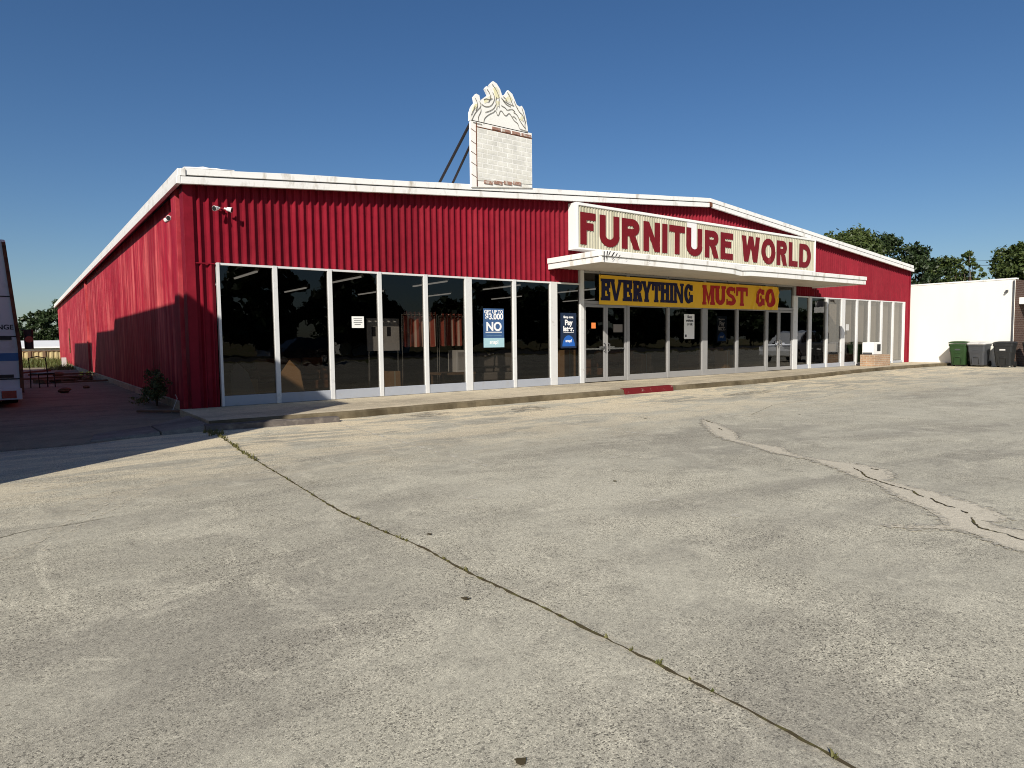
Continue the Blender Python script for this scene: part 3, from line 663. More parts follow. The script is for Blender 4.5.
def door(x0, x1, side):
    zt = 2.335; st = .075
    m = MB(); m.box(x0, -.03, .15, x0 + st, .03, zt); m.box(x1 - st, -.03, .15, x1, .03, zt)
    m.box(x0 + st, -.03, .15, x1 - st, .03, .27); m.box(x0 + st, -.03, zt - .08, x1 - st, .03, zt)
    f = m.build('door', G['shaded_frame'], shop, bevel=.004, seg=1)
    MB().add([(x0 + st, 0, .27), (x1 - st, 0, .27), (x1 - st, 0, zt - .08), (x0 + st, 0, zt - .08)], [(0, 1, 2, 3)]).build('pane', G['shop_glass'], f, fix=False)
    h = MB(); h.box(x0 + st, -.020, 1.06, x1 - st, -.008, 1.105)
    xa = x1 - st if side < 0 else x0 + st
    h.tube([(xa, -.03, 1.0), (xa, -.09, 1.02), (xa, -.09, 1.22), (xa, -.03, 1.24)], .014, 8)
    xb = xa + side * .22; h.box(min(xa, xb), -.07, 1.10, max(xa, xb), -.05, 1.15)
    h.build('handle', G['chrome'], f)
door(10.07, 10.92, -1); door(10.93, 11.775, 1)
door(19.02, 19.78, -1); door(19.79, 20.68, 1)

# canopy
can = MB(); CX0, CX1, CY = 8.80, 22.1, -2.0
def canopy_front(y0, y1, za, zb):
    xs = [CX0, 11, 13.2, 14.1, 14.55, 15, 16.5, 18.5, CX1]; dz = [0, .0, -.006, -.02, -.055, -.03, -.02, -.012, 0]; dy = [0, 0, 0, .0, .03, .015, 0, 0, 0]
    can.loft([[(x, y0 + e, za + d), (x, y1 + e, za + d), (x, y1 + e, zb + d), (x, y0 + e, zb + d)] for x, d, e in zip(xs, dz, dy)])
canopy_front(CY, CY + .06, 3.215, 3.36); canopy_front(CY - .035, CY + .06, 3.366, 3.49)
can.box(CX0, CY + .062, 3.215, CX0 + .06, -.01, 3.36); can.box(CX0 - .03, CY + .062, 3.366, CX0 + .06, -.01, 3.50)
can.box(CX1 - .06, CY + .062, 3.215, CX1, -.01, 3.36); can.box(CX1 - .06, CY + .062, 3.366, CX1 + .03, -.01, 3.50)
canopy = can.build('canopy', G['white_trim'], shop, bevel=.006)
MB().box(CX0 + .06, CY + .065, 3.44, CX1 - .06, -.01, 3.47).build('canopy_deck', G['roof_white'], canopy)
sfm = MB(); P_ = rib_points(CX0 + .062, CX1 - .062, .15, (3.268, 3.256), ((0, 0), (.06, 0), (.075, 1), (.13, 1)))
for (xa, za), (xb, zb) in zip(P_[:-1], P_[1:]): sfm.add([(xa, CY + .065, za), (xb, CY + .065, zb), (xb, -.01, zb), (xa, -.01, za)], [(0, 1, 2, 3)])
sfm.build('soffit', G['soffit'], canopy)
sc_ = MB()   # torn, blackened paint at the front corner of the canopy
for x, zt, zb, lean, wd in ((8.84, 3.47, 3.26, .01, .03), (8.93, 3.48, 3.30, .03, .028), (9.00, 3.485, 3.38, .06, .03), (9.10, 3.47, 3.36, .09, .035), (9.24, 3.45, 3.37, .06, .03), (9.33, 3.42, 3.34, .07, .022), (9.13, 3.36, 3.28, .08, .02), (9.6, 3.35, 3.31, .05, .015), (10.4, 3.33, 3.29, .1, .012)):
    y = CY - .039 if zb > 3.365 else CY - .042
    sc_.add([(x, y, zb), (x + wd, y - .001, zb), (x + wd + lean, y - .001, zt), (x + lean, y, zt)], [(0, 1, 2, 3)])
sc_.build('paint_damage', G['dark_metal'], canopy, fix=False)

# inside of the shop
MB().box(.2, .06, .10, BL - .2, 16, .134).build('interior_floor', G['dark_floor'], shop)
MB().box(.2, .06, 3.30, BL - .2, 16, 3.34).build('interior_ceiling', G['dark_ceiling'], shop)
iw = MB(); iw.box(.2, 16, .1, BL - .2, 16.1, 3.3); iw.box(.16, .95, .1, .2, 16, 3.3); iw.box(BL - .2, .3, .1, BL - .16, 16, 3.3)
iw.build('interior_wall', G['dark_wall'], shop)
# ------------------------------------------------------------------ lettering built from strokes
def ring(cx, cy, rx, ry, ix, iy, a0, a1, n=20):
    o = [(cx + rx * math.cos(a0 + (a1 - a0) * k / n), cy + ry * math.sin(a0 + (a1 - a0) * k / n)) for k in range(n + 1)]
    i = [(cx + ix * math.cos(a0 + (a1 - a0) * k / n), cy + iy * math.sin(a0 + (a1 - a0) * k / n)) for k in range(n + 1)]
    return [[o[k], o[k + 1], i[k + 1], i[k]] for k in range(n)]
def rc(x0, y0, x1, y1): return [[(x0, y0), (x1, y0), (x1, y1), (x0, y1)]]
def glyph(c, w, h, v, t, slab=0.):
    """convex pieces of one capital letter in a w by h box: v stem width, t bar thickness, slab serif overhang"""
    P = []; pi = math.pi
    sf = lambda xa, xb, y: rc(xa - slab, y, xb + slab, y + t * .62) if slab else []
    s = slab
    if c == 'I':
        x = (w - v) / 2; P += rc(x, 0, x + v, h) + sf(x, x + v, 0) + sf(x, x + v, h - t * .62)
    elif c in 'FE':
        P += rc(s, 0, s + v, h) + rc(s + v, h - t, w, h) + rc(s + v, h * .45, w * .86, h * .45 + t)
        if c == 'E': P += rc(s + v, 0, w, t)
        if s:
            P += sf(s, s + v, 0) + sf(s, s + v, h - t * .62) + rc(w - t * .7, h - t * 2.0, w, h - t) + rc(w * .86 - t * .6, h * .45 - t * .7, w * .86, h * .45) + rc(w * .86 - t * .6, h * .45 + t, w * .86, h * .45 + t * 1.7)
            if c == 'E': P += rc(w - t * .7, t, w, t * 2.0)
    elif c == 'L': P += rc(0, 0, v, h) + rc(v, 0, w, t)
    elif c == 'T':
        x = (w - v) / 2; P += rc(x, 0, x + v, h - t) + rc(0, h - t, w, h)
        if s: P += sf(x, x + v, 0) + rc(0, h - t * 2.1, t * .75, h - t) + rc(w - t * .75, h - t * 2.1, w, h - t)
    elif c == 'H':
        P += rc(s, 0, s + v, h) + rc(w - s - v, 0, w - s, h) + rc(s + v, h * .46, w - s - v, h * .46 + t)
        if s:
            for y in (0, h - t * .62): P += sf(s, s + v, y) + sf(w - s - v, w - s, y)
    elif c == 'N':
        v2 = v * (.8 if s else 1)
        P += rc(s, 0, s + v2, h) + rc(w - s - v2, 0, w - s, h) + [[(s + v2, h), (s + v2, h - v * 1.7), (w - s - v2, 0), (w - s - v2, v * 1.7)]]
        if s: P += sf(s, s + v2, 0) + sf(s, s + v2, h - t * .62) + sf(w - s - v2, w - s, h - t * .62)
    elif c == 'M':
        P += rc(s, 0, s + v * .8, h) + rc(w - s - v, 0, w - s, h)
        P += [[(s + v * .8, h), (s + v * .8, h - v * 1.3), (w / 2, 0), (w / 2, v * 1.5)], [(w - s - v, h), (w / 2, v * 1.5), (w / 2, 0), (w - s - v, h - v * 1.3)]]
        if s: P += sf(s, s + v * .8, 0) + sf(w - s - v, w - s, 0) + sf(s, s + v * .8, h - t * .62) + sf(w - s - v, w - s, h - t * .62)
    elif c == 'U':
        ry = h * .36; e = s * .6
        P += rc(e, ry, e + v, h) + rc(w - e - v, ry, w - e, h) + ring(w / 2, ry, w / 2 - e, ry, w / 2 - e - v, ry - t * 1.05, pi, 2 * pi)
        if s: P += sf(e, e + v, h - t * .62) + sf(w - e - v, w - e, h - t * .62)
    elif c in 'VY':
        if c == 'V':
            P += [[(s * .5, h), (w / 2 - v * .45, 0), (w / 2 + v * .3, 0), (s * .5 + v, h)], [(w - s * .5 - v * .8, h), (w / 2 - v * .1, v * .8), (w / 2 + v * .35, 0), (w - s * .5, h)]]
        else:
            P += rc(w / 2 - v / 2, 0, w / 2 + v / 2, h * .46) + [[(s * .5, h), (w / 2 - v / 2, h * .42), (w / 2 + v * .4, h * .42), (s * .5 + v, h)], [(w - s * .5 - v * .85, h), (w / 2 - v * .3, h * .42), (w / 2 + v / 2, h * .42), (w - s * .5, h)]]
            if s: P += sf(w / 2 - v / 2, w / 2 + v / 2, 0)
        if s: P += sf(s * .5, s * .5 + v, h - t * .62) + sf(w - s * .5 - v * .8, w - s * .5, h - t * .62)
    elif c == 'W':
        q = w / 4
        for (xa, ya, xb, yb) in ((v * .5, h, q, 0), (q, 0, 2 * q, h), (2 * q, h, 3 * q, 0), (3 * q, 0, w - v * .5, h)):
            d = v * .5
            P += [[(xa - d, ya), (xb - d, yb), (xb + d, yb), (xa + d, ya)]]
    elif c == 'O':
        P += ring(w / 2, h / 2, w / 2, h / 2 + h * .012, w / 2 - v, h / 2 - t, 0, 2 * pi, 36)
    elif c == 'D':
        P += rc(0, 0, v, h) + rc(v, h - t, w * .45, h) + rc(v, 0, w * .45, t) + ring(w * .45, h / 2, w * .55, h / 2, w * .55 - v, h / 2 - t, -pi / 2, pi / 2, 24)
    elif c == 'R':
        b = h * .44; r = (h - b) / 2; e = s
        P += rc(e, 0, e + v, h) + rc(e + v, h - t, w * .58, h) + rc(e + v, b, w * .58, b + t)
        P += ring(w * .58, b + r, w * .40 - s * .3, r, w * .40 - s * .3 - v, r - t, -pi / 2, pi / 2, 20)
        P += [[(w * .40, b), (w - v * 1.05 - s * .3, 0), (w, 0), (w * .40 + v * 1.1, b)]]
        if s: P += sf(e, e + v, 0) + sf(e, e + v, h - t * .62)
    elif c == 'G':
        P += ring(w / 2, h / 2, w / 2, h / 2, w / 2 - v, h / 2 - t, pi * .22, pi * 1.78, 30)
        P += rc(w - v - s * .2, h * .08, w, h * .45) + rc(w * .55, h * .40, w - v, h * .40 + t)
        if s: P += rc(w - v * .8, h * .66, w - v * .1, h * .95)
    elif c == 'S':
        r1 = h * .27
        P += ring(w / 2, h - r1, w * .48, r1, w * .48 - v, r1 - t, pi * .12, pi * 1.25, 22)
        P += ring(w / 2, r1, w * .50, r1, w * .50 - v, r1 - t, -pi * .88, pi * .25, 22)
        P += [[(w * .14, h * .70), (w * .20, h * .50), (w * .88, h * .28), (w * .82, h * .52)]]
        if s: P += rc(w * .82, h * .66, w * .95, h * .97) + rc(w * .03, h * .03, w * .16, h * .34)
    return P
def lettering(name, items, z0, h, y, mat, parent, vf, tf, slab=0., thick=.006):
    mb = MB()
    for c, xa, xb, *zz in items:
        zb = zz[0] if zz else z0; hh = zz[1] if len(zz) > 1 else h
        for i, poly in enumerate(glyph(c, xb - xa, hh, vf, tf, slab)):
            yy = y - .00035 * (i % 40)
            ar = sum(p[0] * q[1] - q[0] * p[1] for p, q in zip(poly, poly[1:] + poly[:1]))
            if ar < 0: poly = poly[::-1]
            mb.vprism([(xa + px, zb + pz) for px, pz in poly], yy - thick, y + .002)
    return mb.build(name, mat, parent)

# ------------------------------------------------------------------ shop sign above the canopy
sign = thing('shop_sign', 'long cream ribbed sign board reading FURNITURE WORLD in red capitals above the canopy', 'sign', (9.52, -.35, 3.77))
SX, SY, SZ = 9.52, -.35, 3.77
def sloc(mb): return mb.xform(Matrix.Translation((-SX, -SY, -SZ)))
m = MB(); W_, H_ = 21.65 - SX, 1.24
prof = []
for (cx_, cz_, a0) in ((.06, .06, math.pi), (.14, 0, 0), (.14, H_, 0), (.06, H_ - .06, math.pi / 2)):
    pass
m.box(0, 0, 0, .075, .34, H_); m.box(W_ - .06, 0, 0, W_, .34, H_); m.box(.076, .0, H_ - .075, W_ - .061, .34, H_); m.box(.076, 0, 0, W_ - .061, .34, .05); m.box(.08, .2, .06, W_ - .07, .22, H_ - .08)
cab = m.build('cabinet', G['white_sign'], sign, bevel=.03, seg=3)
m = MB(); P_ = rib_points(.078, W_ - .062, .105, (.048, .028), ((0, 0), (.035, 0), (.048, 1), (.092, 1)))
for (xa, ya), (xb, yb) in zip(P_[:-1], P_[1:]): m.add([(xa, ya, .05), (xb, yb, .05), (xb, yb, H_ - .075), (xa, ya, H_ - .075)], [(0, 1, 2, 3)])
m.build('face', G['cream_face'], sign, fix=False)
m = MB(); m.box(4.62, .0262, .30, 5.08, .0275, H_ - .078); m.build('patch_panel', G['pale_patch'], sign)
SL = [('F', 9.67, 10.24), ('U', 10.39, 11.16), ('R', 11.26, 12.0), ('N', 12.16, 12.88), ('I', 12.99, 13.21), ('T', 13.3, 14.03), ('U', 14.1, 14.88), ('R', 15.01, 15.72), ('E', 15.83, 16.49), ('W', 16.98, 18.03), ('O', 18.13, 18.97), ('R', 19.07, 19.72), ('L', 19.84, 20.44), ('D', 20.55, 21.33)]
lettering('lettering', [(c, a - SX, b - SX) for c, a, b in SL], .14, .86, .0235, G['letter_red'], sign, .235, .20, thick=.004)

# ------------------------------------------------------------------ sale banner with its creased right end
ban = thing('sale_banner', 'yellow vinyl banner reading EVERYTHING MUST GO hung under the canopy', 'banner', (10.6, -.085, 2.335))
def crease(x, z):
    d = 0.
    for (x0, z0, ang, amp, wd) in ((7.35, .0, 1.1, .030, .055), (7.65, .1, 1.25, .022, .05), (8.1, .0, 1.0, .028, .06), (8.62, .1, .95, .034, .05), (8.86, .0, 1.2, .026, .045), (5.4, 0, 1.3, .010, .06), (2.2, 0, 1.4, .008, .08), (4.3, .2, 1.2, .008, .06)):
        s = (x - x0) * math.sin(ang) - (z - z0) * math.cos(ang)
        d += amp * math.exp(-(s / wd) ** 2)
    return -d * 1.35 + .008 * math.sin(x * 1.7)
m = MB(); nx, nz = 240, 18; BW, BH = 9.0, .83
m.add([(BW * i / nx, crease(BW * i / nx, BH * j / nz), BH * j / nz - .012 * math.sin(3.1 * i / nx)) for j in range(nz + 1) for i in range(nx + 1)], [(j * (nx + 1) + i, j * (nx + 1) + i + 1, (j + 1) * (nx + 1) + i + 1, (j + 1) * (nx + 1) + i) for j in range(nz) for i in range(nx)])
m.build('cloth', G['banner_yellow'], ban, smooth=True, fix=False)
def drape(o, dy):
    """lay lettering on the creased cloth (finely cut so that it follows the folds)"""
    me = o.data; bm = bmesh.new(); bm.from_mesh(me)
    bmesh.ops.triangulate(bm, faces=bm.faces)
    for _ in range(2):
        ed = [e for e in bm.edges if e.calc_length() > .10]
        if not ed: break
        bmesh.ops.subdivide_edges(bm, edges=ed, cuts=1); bmesh.ops.triangulate(bm, faces=bm.faces)
    for v in bm.verts: v.co.y += crease(v.co.x, v.co.z) + dy
    bm.to_mesh(me); bm.free()
BLt = [('E', 10.66, 11.04), ('V', 11.03, 11.53), ('E', 11.55, 11.94), ('R', 11.97, 12.38), ('Y', 12.34, 12.79), ('T', 12.79, 13.18), ('H', 13.17, 13.60), ('I', 13.60, 13.80), ('N', 13.79, 14.28), ('G', 14.31, 14.73)]
drape(lettering('lettering', [(c, a - 10.6, b - 10.6) for c, a, b in BLt], .115, .61, 0, G['banner_navy'], ban, .145, .125, .030, .004), -.006)
BLm = [('M', 15.23, 15.88), ('U', 15.89, 16.43), ('S', 16.48, 17.0), ('T', 17.03, 17.70), ('G', 18.17, 18.72), ('O', 18.79, 19.36)]
drape(lettering('lettering', [(c, a - 10.6, b - 10.6) for c, a, b in BLm], .10, .63, 0, G['banner_red'], ban, .172, .140, .034, .004), -.006)
m = MB()
for x in (.06, 3.0, 6.0, 8.94): m.tube([(x, -.01, BH - .03), (x, .02, BH + .06), (x, .05, BH + .13)], .006, 6)
m.build('tie', G['wire'], ban)

# ------------------------------------------------------------------ roof sign shaped like a fireplace
rs = thing('roof_sign', 'white brick faced chimney shaped sign topped with painted flames standing on the shop roof', 'sign', (6.28, -.20, 4.93))
ox, oy, oz = 6.28, -.20, 4.93
T_ = lambda p: (p[0] - ox, p[1] - oy, p[2] - oz)
def bz(x): return .08 + .115 * x   # the foot follows the rising gable
m = MB(); m.tbox([(0, 0, bz(0)), (1.86, 0, bz(1.86)), (1.86, .07, bz(1.86)), (0, .07, bz(0))], [(0, 0, 1.66), (1.86, 0, 1.66), (1.86, .07, 1.66), (0, .07, 1.66)])
m.build('cabinet', G['white_sign'], rs, bevel=.008)
m = MB(); m.tbox([(.17, -.014, .26), (1.845, -.014, .38), (1.845, -.001, .38), (.17, -.001, .26)], [(.17, -.014, 1.50), (1.845, -.014, 1.50), (1.845, -.001, 1.50), (.17, -.001, 1.50)]); m.build('brick_panel', G['pale_brick'], rs)
paint('sign_brick', (.30, .17, .13), .8, .15, .2, 8., dirt=(.55, .50, .44), dirt_lo=.5, dirt_hi=.62, dscale=7)
for k, x in enumerate((.62, .92, 1.22, 1.52)): 
    m = MB(); m.box(x, -.022, 1.535, x + (.25 if x < 1.5 else .30), -.001, 1.60); m.build('brick', G['sign_brick'], rs, bevel=.004)
for k, x in enumerate((.36, .65, .95, 1.24)):
    m = MB(); m.box(x, -.022, .175 + .10 * x, x + .25, -.001, .255 + .10 * x); m.build('brick', G['sign_brick'], rs, bevel=.004)
m = MB(); m.box(.15, -.018, .12, .166, -.001, 1.62); m.box(.15, -.020, 1.505, 1.855, -.001, 1.525)
for z in (.32, .60, .85, 1.10, 1.38): m.tbox([(.0, -.006, z + .06), (.15, -.006, z), (.15, -.001, z), (0, -.001, z + .06)], [(.0, -.006, z + .075), (.15, -.006, z + .012), (.15, -.001, z + .012), (0, -.001, z + .075)])
m.build('edge_strip', G['rust_metal'], rs)
FLAME = [(6.46, 6.68), (6.46, 6.86), (6.52, 7.02), (6.61, 7.13), (6.58, 7.26), (6.66, 7.35), (6.75, 7.33), (6.78, 7.2), (6.87, 7.28), (7.01, 7.39), (6.92, 7.53), (6.98, 7.6), (7.07, 7.56), (7.14, 7.48), (7.06, 7.65), (7.17, 7.76), (7.28, 7.72), (7.38, 7.61), (7.44, 7.47), (7.54, 7.51), (7.63, 7.64), (7.76, 7.57), (7.83, 7.45), (7.9, 7.33), (8.0, 7.3), (8.06, 7.34), (8.14, 7.24), (8.2, 7.04), (8.24, 6.85), (8.26, 6.68)]
FLAME = [(-2.597 + (x + 2.597) * .978, 1.35 + (z - 1.35) * .978 + .02) for x, z in FLAME]
def smooth_ring(p, it=2, closed=True):
    for _ in range(it):
        q = []
        rng = range(len(p)) if closed else range(len(p) - 1)
        for i in rng:
            a, b = p[i], p[(i + 1) % len(p)]
            q += [(a[0] * .75 + b[0] * .25, a[1] * .75 + b[1] * .25), (a[0] * .25 + b[0] * .75, a[1] * .25 + b[1] * .75)]
        p = q if closed else [p[0]] + q + [p[-1]]
    return p
fp = [(x - ox, z - oz - .02) for x, z in smooth_ring(FLAME, 0)]
def flat_shape(name, pts, y0, y1, mat, parent):
    tri = tessellate_polygon([[Vector((x, z, 0)) for x, z in pts]]); n = len(pts)
    m = MB(); m.add([(x, y0, z) for x, z in pts] + [(x, y1, z) for x, z in pts], [tuple(t) for t in tri] + [tuple(n + i for i in reversed(t)) for t in tri] + [(i, (i + 1) % n, n + (i + 1) % n, n + i) for i in range(n)])
    return m.build(name, mat, parent)
flm = flat_shape('flame_panel', fp, .0, .07, G['white_sign'], rs)
FLINES = [[(6.86, 6.66), (6.87, 6.77), (6.93, 6.85), (7.05, 6.94), (7.17, 7.0), (7.22, 7.08), (7.3, 6.9), (7.38, 7.13), (7.53, 6.95), (7.64, 7.09), (7.73, 6.99), (7.8, 6.91), (7.92, 6.87), (7.96, 6.76)], [(6.51, 6.69), (6.59, 6.85), (6.68, 6.96), (6.8, 7.08), (6.75, 7.18)], [(6.72, 6.69), (6.69, 6.79), (6.79, 6.95), (6.78, 7.02)], [(6.8, 7.13), (6.91, 7.08), (7.08, 7.13), (7.17, 7.25), (7.21, 7.38), (7.14, 7.48)], [(6.91, 6.95), (7.05, 7.01), (7.18, 7.1), (7.23, 7.2)], [(7.4, 7.4), (7.53, 7.32), (7.68, 7.29), (7.8, 7.28)], [(7.44, 7.36), (7.56, 7.26), (7.7, 7.24)], [(7.4, 7.21), (7.53, 7.18), (7.58, 7.12), (7.73, 7.2), (7.83, 7.14)], [(7.78, 7.12), (7.9, 7.08), (7.97, 6.96), (8.07, 6.86), (8.15, 6.79)], [(7.9, 7.24), (7.98, 7.15), (8.08, 7.11), (8.13, 6.99)], [(6.54, 6.65), (6.67, 6.64), (6.81, 6.64)], [(7.97, 6.74), (8.1, 6.73), (8.24, 6.72)]]
paint('flame_line', (.16, .15, .12), .7, .2, .3, 8.)
paint('flame_yellow', (.70, .66, .42), .55, .25, .12, 6., dirt=(.74, .72, .64), dirt_lo=.45, dirt_hi=.6, dscale=5)
FLINES += [[(6.62, 7.23), (6.67, 7.16), (6.69, 7.06), (6.63, 6.93)], [(6.97, 7.52), (7.06, 7.43), (7.08, 7.32), (7.01, 7.21)], [(7.13, 7.67), (7.23, 7.58), (7.3, 7.48), (7.34, 7.37), (7.32, 7.25), (7.34, 7.15)], [(7.59, 7.58), (7.66, 7.5), (7.71, 7.39), (7.76, 7.3)], [(7.81, 7.39), (7.85, 7.3), (7.93, 7.22)], [(8.05, 7.27), (8.1, 7.16), (8.14, 7.05), (8.1, 6.94)], [(7.26, 7.39), (7.22, 7.27), (7.27, 7.17), (7.25, 7.07)], [(6.87, 7.24), (6.94, 7.29), (7.03, 7.27), (7.13, 7.33)], [(7.46, 7.44), (7.54, 7.41), (7.58, 7.33)], [(6.49, 6.8), (6.56, 6.92), (6.61, 7.04)], [(8.18, 7.0), (8.13, 6.87), (8.17, 6.76)], [(7.73, 6.99), (7.8, 7.02), (7.87, 6.96)]]
FLINES = [[(-2.597 + (x + 2.597) * .978, 1.35 + (z - 1.35) * .978 + .02) for x, z in l] for l in FLINES]
m = MB(); m2 = MB()
for li, l in enumerate(FLINES):
    q = smooth_ring([(x - ox, z - oz - .02) for x, z in l], 2, False)
    for i in range(len(q) - 1):
        (xa, za), (xb, zb) = q[i], q[i + 1]; d = math.hypot(xb - xa, zb - za) or 1; nx_, nz_ = -(zb - za) / d * .008, (xb - xa) / d * .008
        y = -.012 - .0002 * li
        m.add([(xa - nx_, y, za - nz_), (xb - nx_, y, zb - nz_), (xb + nx_, y, zb + nz_), (xa + nx_, y, za + nz_)], [(0, 1, 2, 3)])
m.build('flame_outline', G['flame_line'], flm, fix=False)
yb = [[(6.90, 7.17), (7.02, 7.22), (7.12, 7.33), (7.10, 7.42), (7.0, 7.34), (6.88, 7.24)], [(7.24, 7.34), (7.36, 7.40), (7.34, 7.58), (7.24, 7.64), (7.16, 7.58)], [(7.52, 7.36), (7.70, 7.33), (7.76, 7.44), (7.66, 7.55), (7.58, 7.46)], [(6.53, 6.90), (6.64, 7.0), (6.70, 7.1), (6.62, 7.1), (6.54, 6.98)], [(7.97, 7.0), (8.06, 6.95), (8.1, 7.05), (8.04, 7.12)], [(7.26, 7.14), (7.34, 7.2), (7.36, 7.3), (7.24, 7.3)]]
yb = [[(-2.597 + (x + 2.597) * .978, 1.35 + (z - 1.35) * .978 + .02) for x, z in l] for l in yb]
for k, l in enumerate(yb): m2.vprism([(x - ox, z - oz - .02) for x, z in l], -.0075 - .0003 * k, .001)
m2.build('flame_tongue', G['flame_yellow'], flm)
m = MB(); m.tube([T_((6.32, -.12, 6.52)), T_((6.32, 1.9, 5.00))], .035, 8); m.build('brace', G['dark_metal'], rs)
m = MB(); m.tube([T_((6.32, -.12, 6.02)), T_((6.32, 1.0, 5.02))], .03, 8); m.build('brace', G['dark_metal'], rs)

# ------------------------------------------------------------------ posters and paper on the glass
def poster(name, label, cat, x0, z0, x1, z1, mat, y=-.006, group=None):
    t = thing(name, label, cat, (x0, y, z0), 0, group)
    MB().box(0, 0, 0, x1 - x0, .004, z1 - z0).build('sheet', mat, t)
    return t
a = poster('window_poster', 'blue poster with a big white NO and a pale bottom band', 'poster', 6.70, 1.18, 7.33, 2.15, G['poster_blue'])
text_mesh('lettering', 'GET UP TO', G['letter_white'], a, .115, (.315, -.003, .885), bold=.003)
text_mesh('lettering', '$3,000', G['letter_white'], a, .20, (.33, -.003, .765), bold=.006)
text_mesh('lettering', 'NO', G['letter_white'], a, .30, (.315, -.003, .51), bold=.010)
MB().box(.06, -.004, .37, .56, -.001, .39).build('rule', G['letter_white'], a)
MB().box(.08, -.004, .285, .55, -.001, .291).build('rule', G['poster_pale'], a)
MB().box(.0, -.004, .0, .63, -.0005, .235).build('band', G['poster_pale'], a)
text_mesh('lettering', 'snap!', G['letter_white'], a, .13, (.315, -.006, .13), bold=.004)
def pay_poster(label, x0, z0, x1, z1, y=-.006):
    p = poster('window_poster', label, 'poster', x0, z0, x1, z1, G['poster_navy'], y)
    W, H = x1 - x0, z1 - z0
    text_mesh('lettering', 'Shop now.', G['letter_white'], p, .085, (W / 2, -.003, H * .88), bold=.004)
    text_mesh('lettering', 'Pay', G['letter_white'], p, .20, (W / 2, -.003, H * .72), bold=.008)
    text_mesh('lettering', 'later.', G['letter_white'], p, .19, (W / 2, -.003, H * .545), bold=.008)
    MB().box(W * .18, -.004, H * .435, W * .82, -.001, H * .447).build('rule', G['letter_white'], p)
    k = 20; m = MB(); m.vprism([(W / 2 + .225 * math.cos(math.pi * i / k), .05 + .30 * math.sin(math.pi * i / k)) for i in range(k + 1)], -.004, -.0005)
    m.build('badge', G['logo_blue'], p)
    text_mesh('lettering', 'snap!', G['letter_white'], p, .11, (W / 2, -.006, .20), bold=.004)
    return p
pay_poster('navy poster reading Shop now Pay later in the sunlit window beside the entrance doors', 9.23, 1.12, 9.80, 2.08)
pay_poster('navy Pay later poster on the shaded glass under the banner', 16.13, 1.20, 16.68, 2.08, .014)
a = poster('window_poster', 'white paper poster with dark lines of print on the glass under the banner', 'poster', 14.42, 1.33, 14.93, 2.12, G['paper'])
for i, tx in enumerate(('Shop', 'without', 'credit')): text_mesh('lettering', tx, G['ink'], a, .115, (.27, -.003, .70 - .115 * i), bold=.004)
MB().box(.05, -.003, .06, .12, -.001, .14).build('rule', G['ink'], a)
a = poster('window_notice', 'small cream paper notice with four typed lines on the third window from the left', 'notice', 3.25, 1.66, 3.53, 1.91, G['paper'])
m = MB()
for i, (p, q) in enumerate(((.04, .24), (.05, .23), (.04, .24), (.06, .20))): m.box(p, -.003, .195 - .042 * i, q, -.001, .205 - .042 * i)
m.build('print', G['ink'], a)
poster('door_sticker', 'small orange paper sticker on the glass of the left entrance door', 'sticker', 10.38, 1.66, 10.54, 1.82, G['orange_paper'])
a = poster('door_notice', 'small white paper on the glass of the door leaf beside the orange sticker', 'notice', 11.25, 1.55, 11.62, 1.78, G['sofa_grey'])
poster('window_sticker', 'small square pale sticker on the curtained glass right of the canopy', 'sticker', 24.72, 1.60, 24.98, 1.85, G['pale_lid'])

# ------------------------------------------------------------------ flood lights on the corner
def flood(label, loc, rz):
    t = thing('flood_light', label, 'light', loc, rz); t.scale = (.82, .82, .82)
    m = MB(); m.disc((0, .0, 0), .05, (0, 1, 0), .03, 16); m.tube([(0, 0, 0), (0, -.10, .0)], .018, 8); m.build('mount', G['red_front'], t)
    for s in (-1, 1):
        b = MB(); d = Vector((s * .75, -.55, -.22)).normalized(); c = Vector((s * .05, -.11, 0))
        b.tube([c, c + d * .05, c + d * .07, c + d * .18], [.022, .024, .045, .062], 14)
        h = b.build('lamp_head', G['white_trim'], t, smooth=False, bevel=.003)
        k = MB(); k.disc(c + d * .182, .054, d, .006, 16); k.build('lens', G['black_plastic'], h)
    return t
flood('white twin flood light on the corrugated front near the left corner', (.66, -.004, 3.92), 0)
flood('white twin flood light high on the sunny side wall by the corner post', (.095, 1.14, 3.86), R(-90))

# ------------------------------------------------------------------ planter and the appliance in it
pl = thing('brick_planter', 'low tan brick planter box on the sidewalk near the right end of the shop', 'planter', (25.05, -1.03, .13))
m = MB(); w2, d2, h2, t2 = 1.36, .58, .47, .10
m.box(0, 0, 0, w2, t2, h2); m.box(0, d2 - t2, 0, w2, d2, h2); m.box(0, t2, 0, t2, d2 - t2, h2); m.box(w2 - t2, t2, 0, w2, d2 - t2, h2)
m.build('brick_wall', G['planter_brick'], pl, bevel=.006)
MB().box(t2, t2, .0, w2 - t2, d2 - t2, .40).build('soil', G['earth'], pl)
ac = thing('appliance', 'white boxy appliance with a dark square panel resting on the brick planter', 'appliance', (25.12, -.93, .602))
m = MB(); m.box(0, 0, .0, .72, .44, .50); m.build('housing', G['white_appliance'], ac, bevel=.02)
m = MB(); m.box(.33, -.012, .14, .62, -.001, .42); m.build('dark_panel', G['black_plastic'], ac, bevel=.004)
m = MB(); m.box(-.012, .03, .01, -.001, .41, .09); m.build('vent', G['grey_plastic'], ac)
for x, y in ((.06, .06), (.89, .06), (.06, .56), (.89, .56)):
    pass

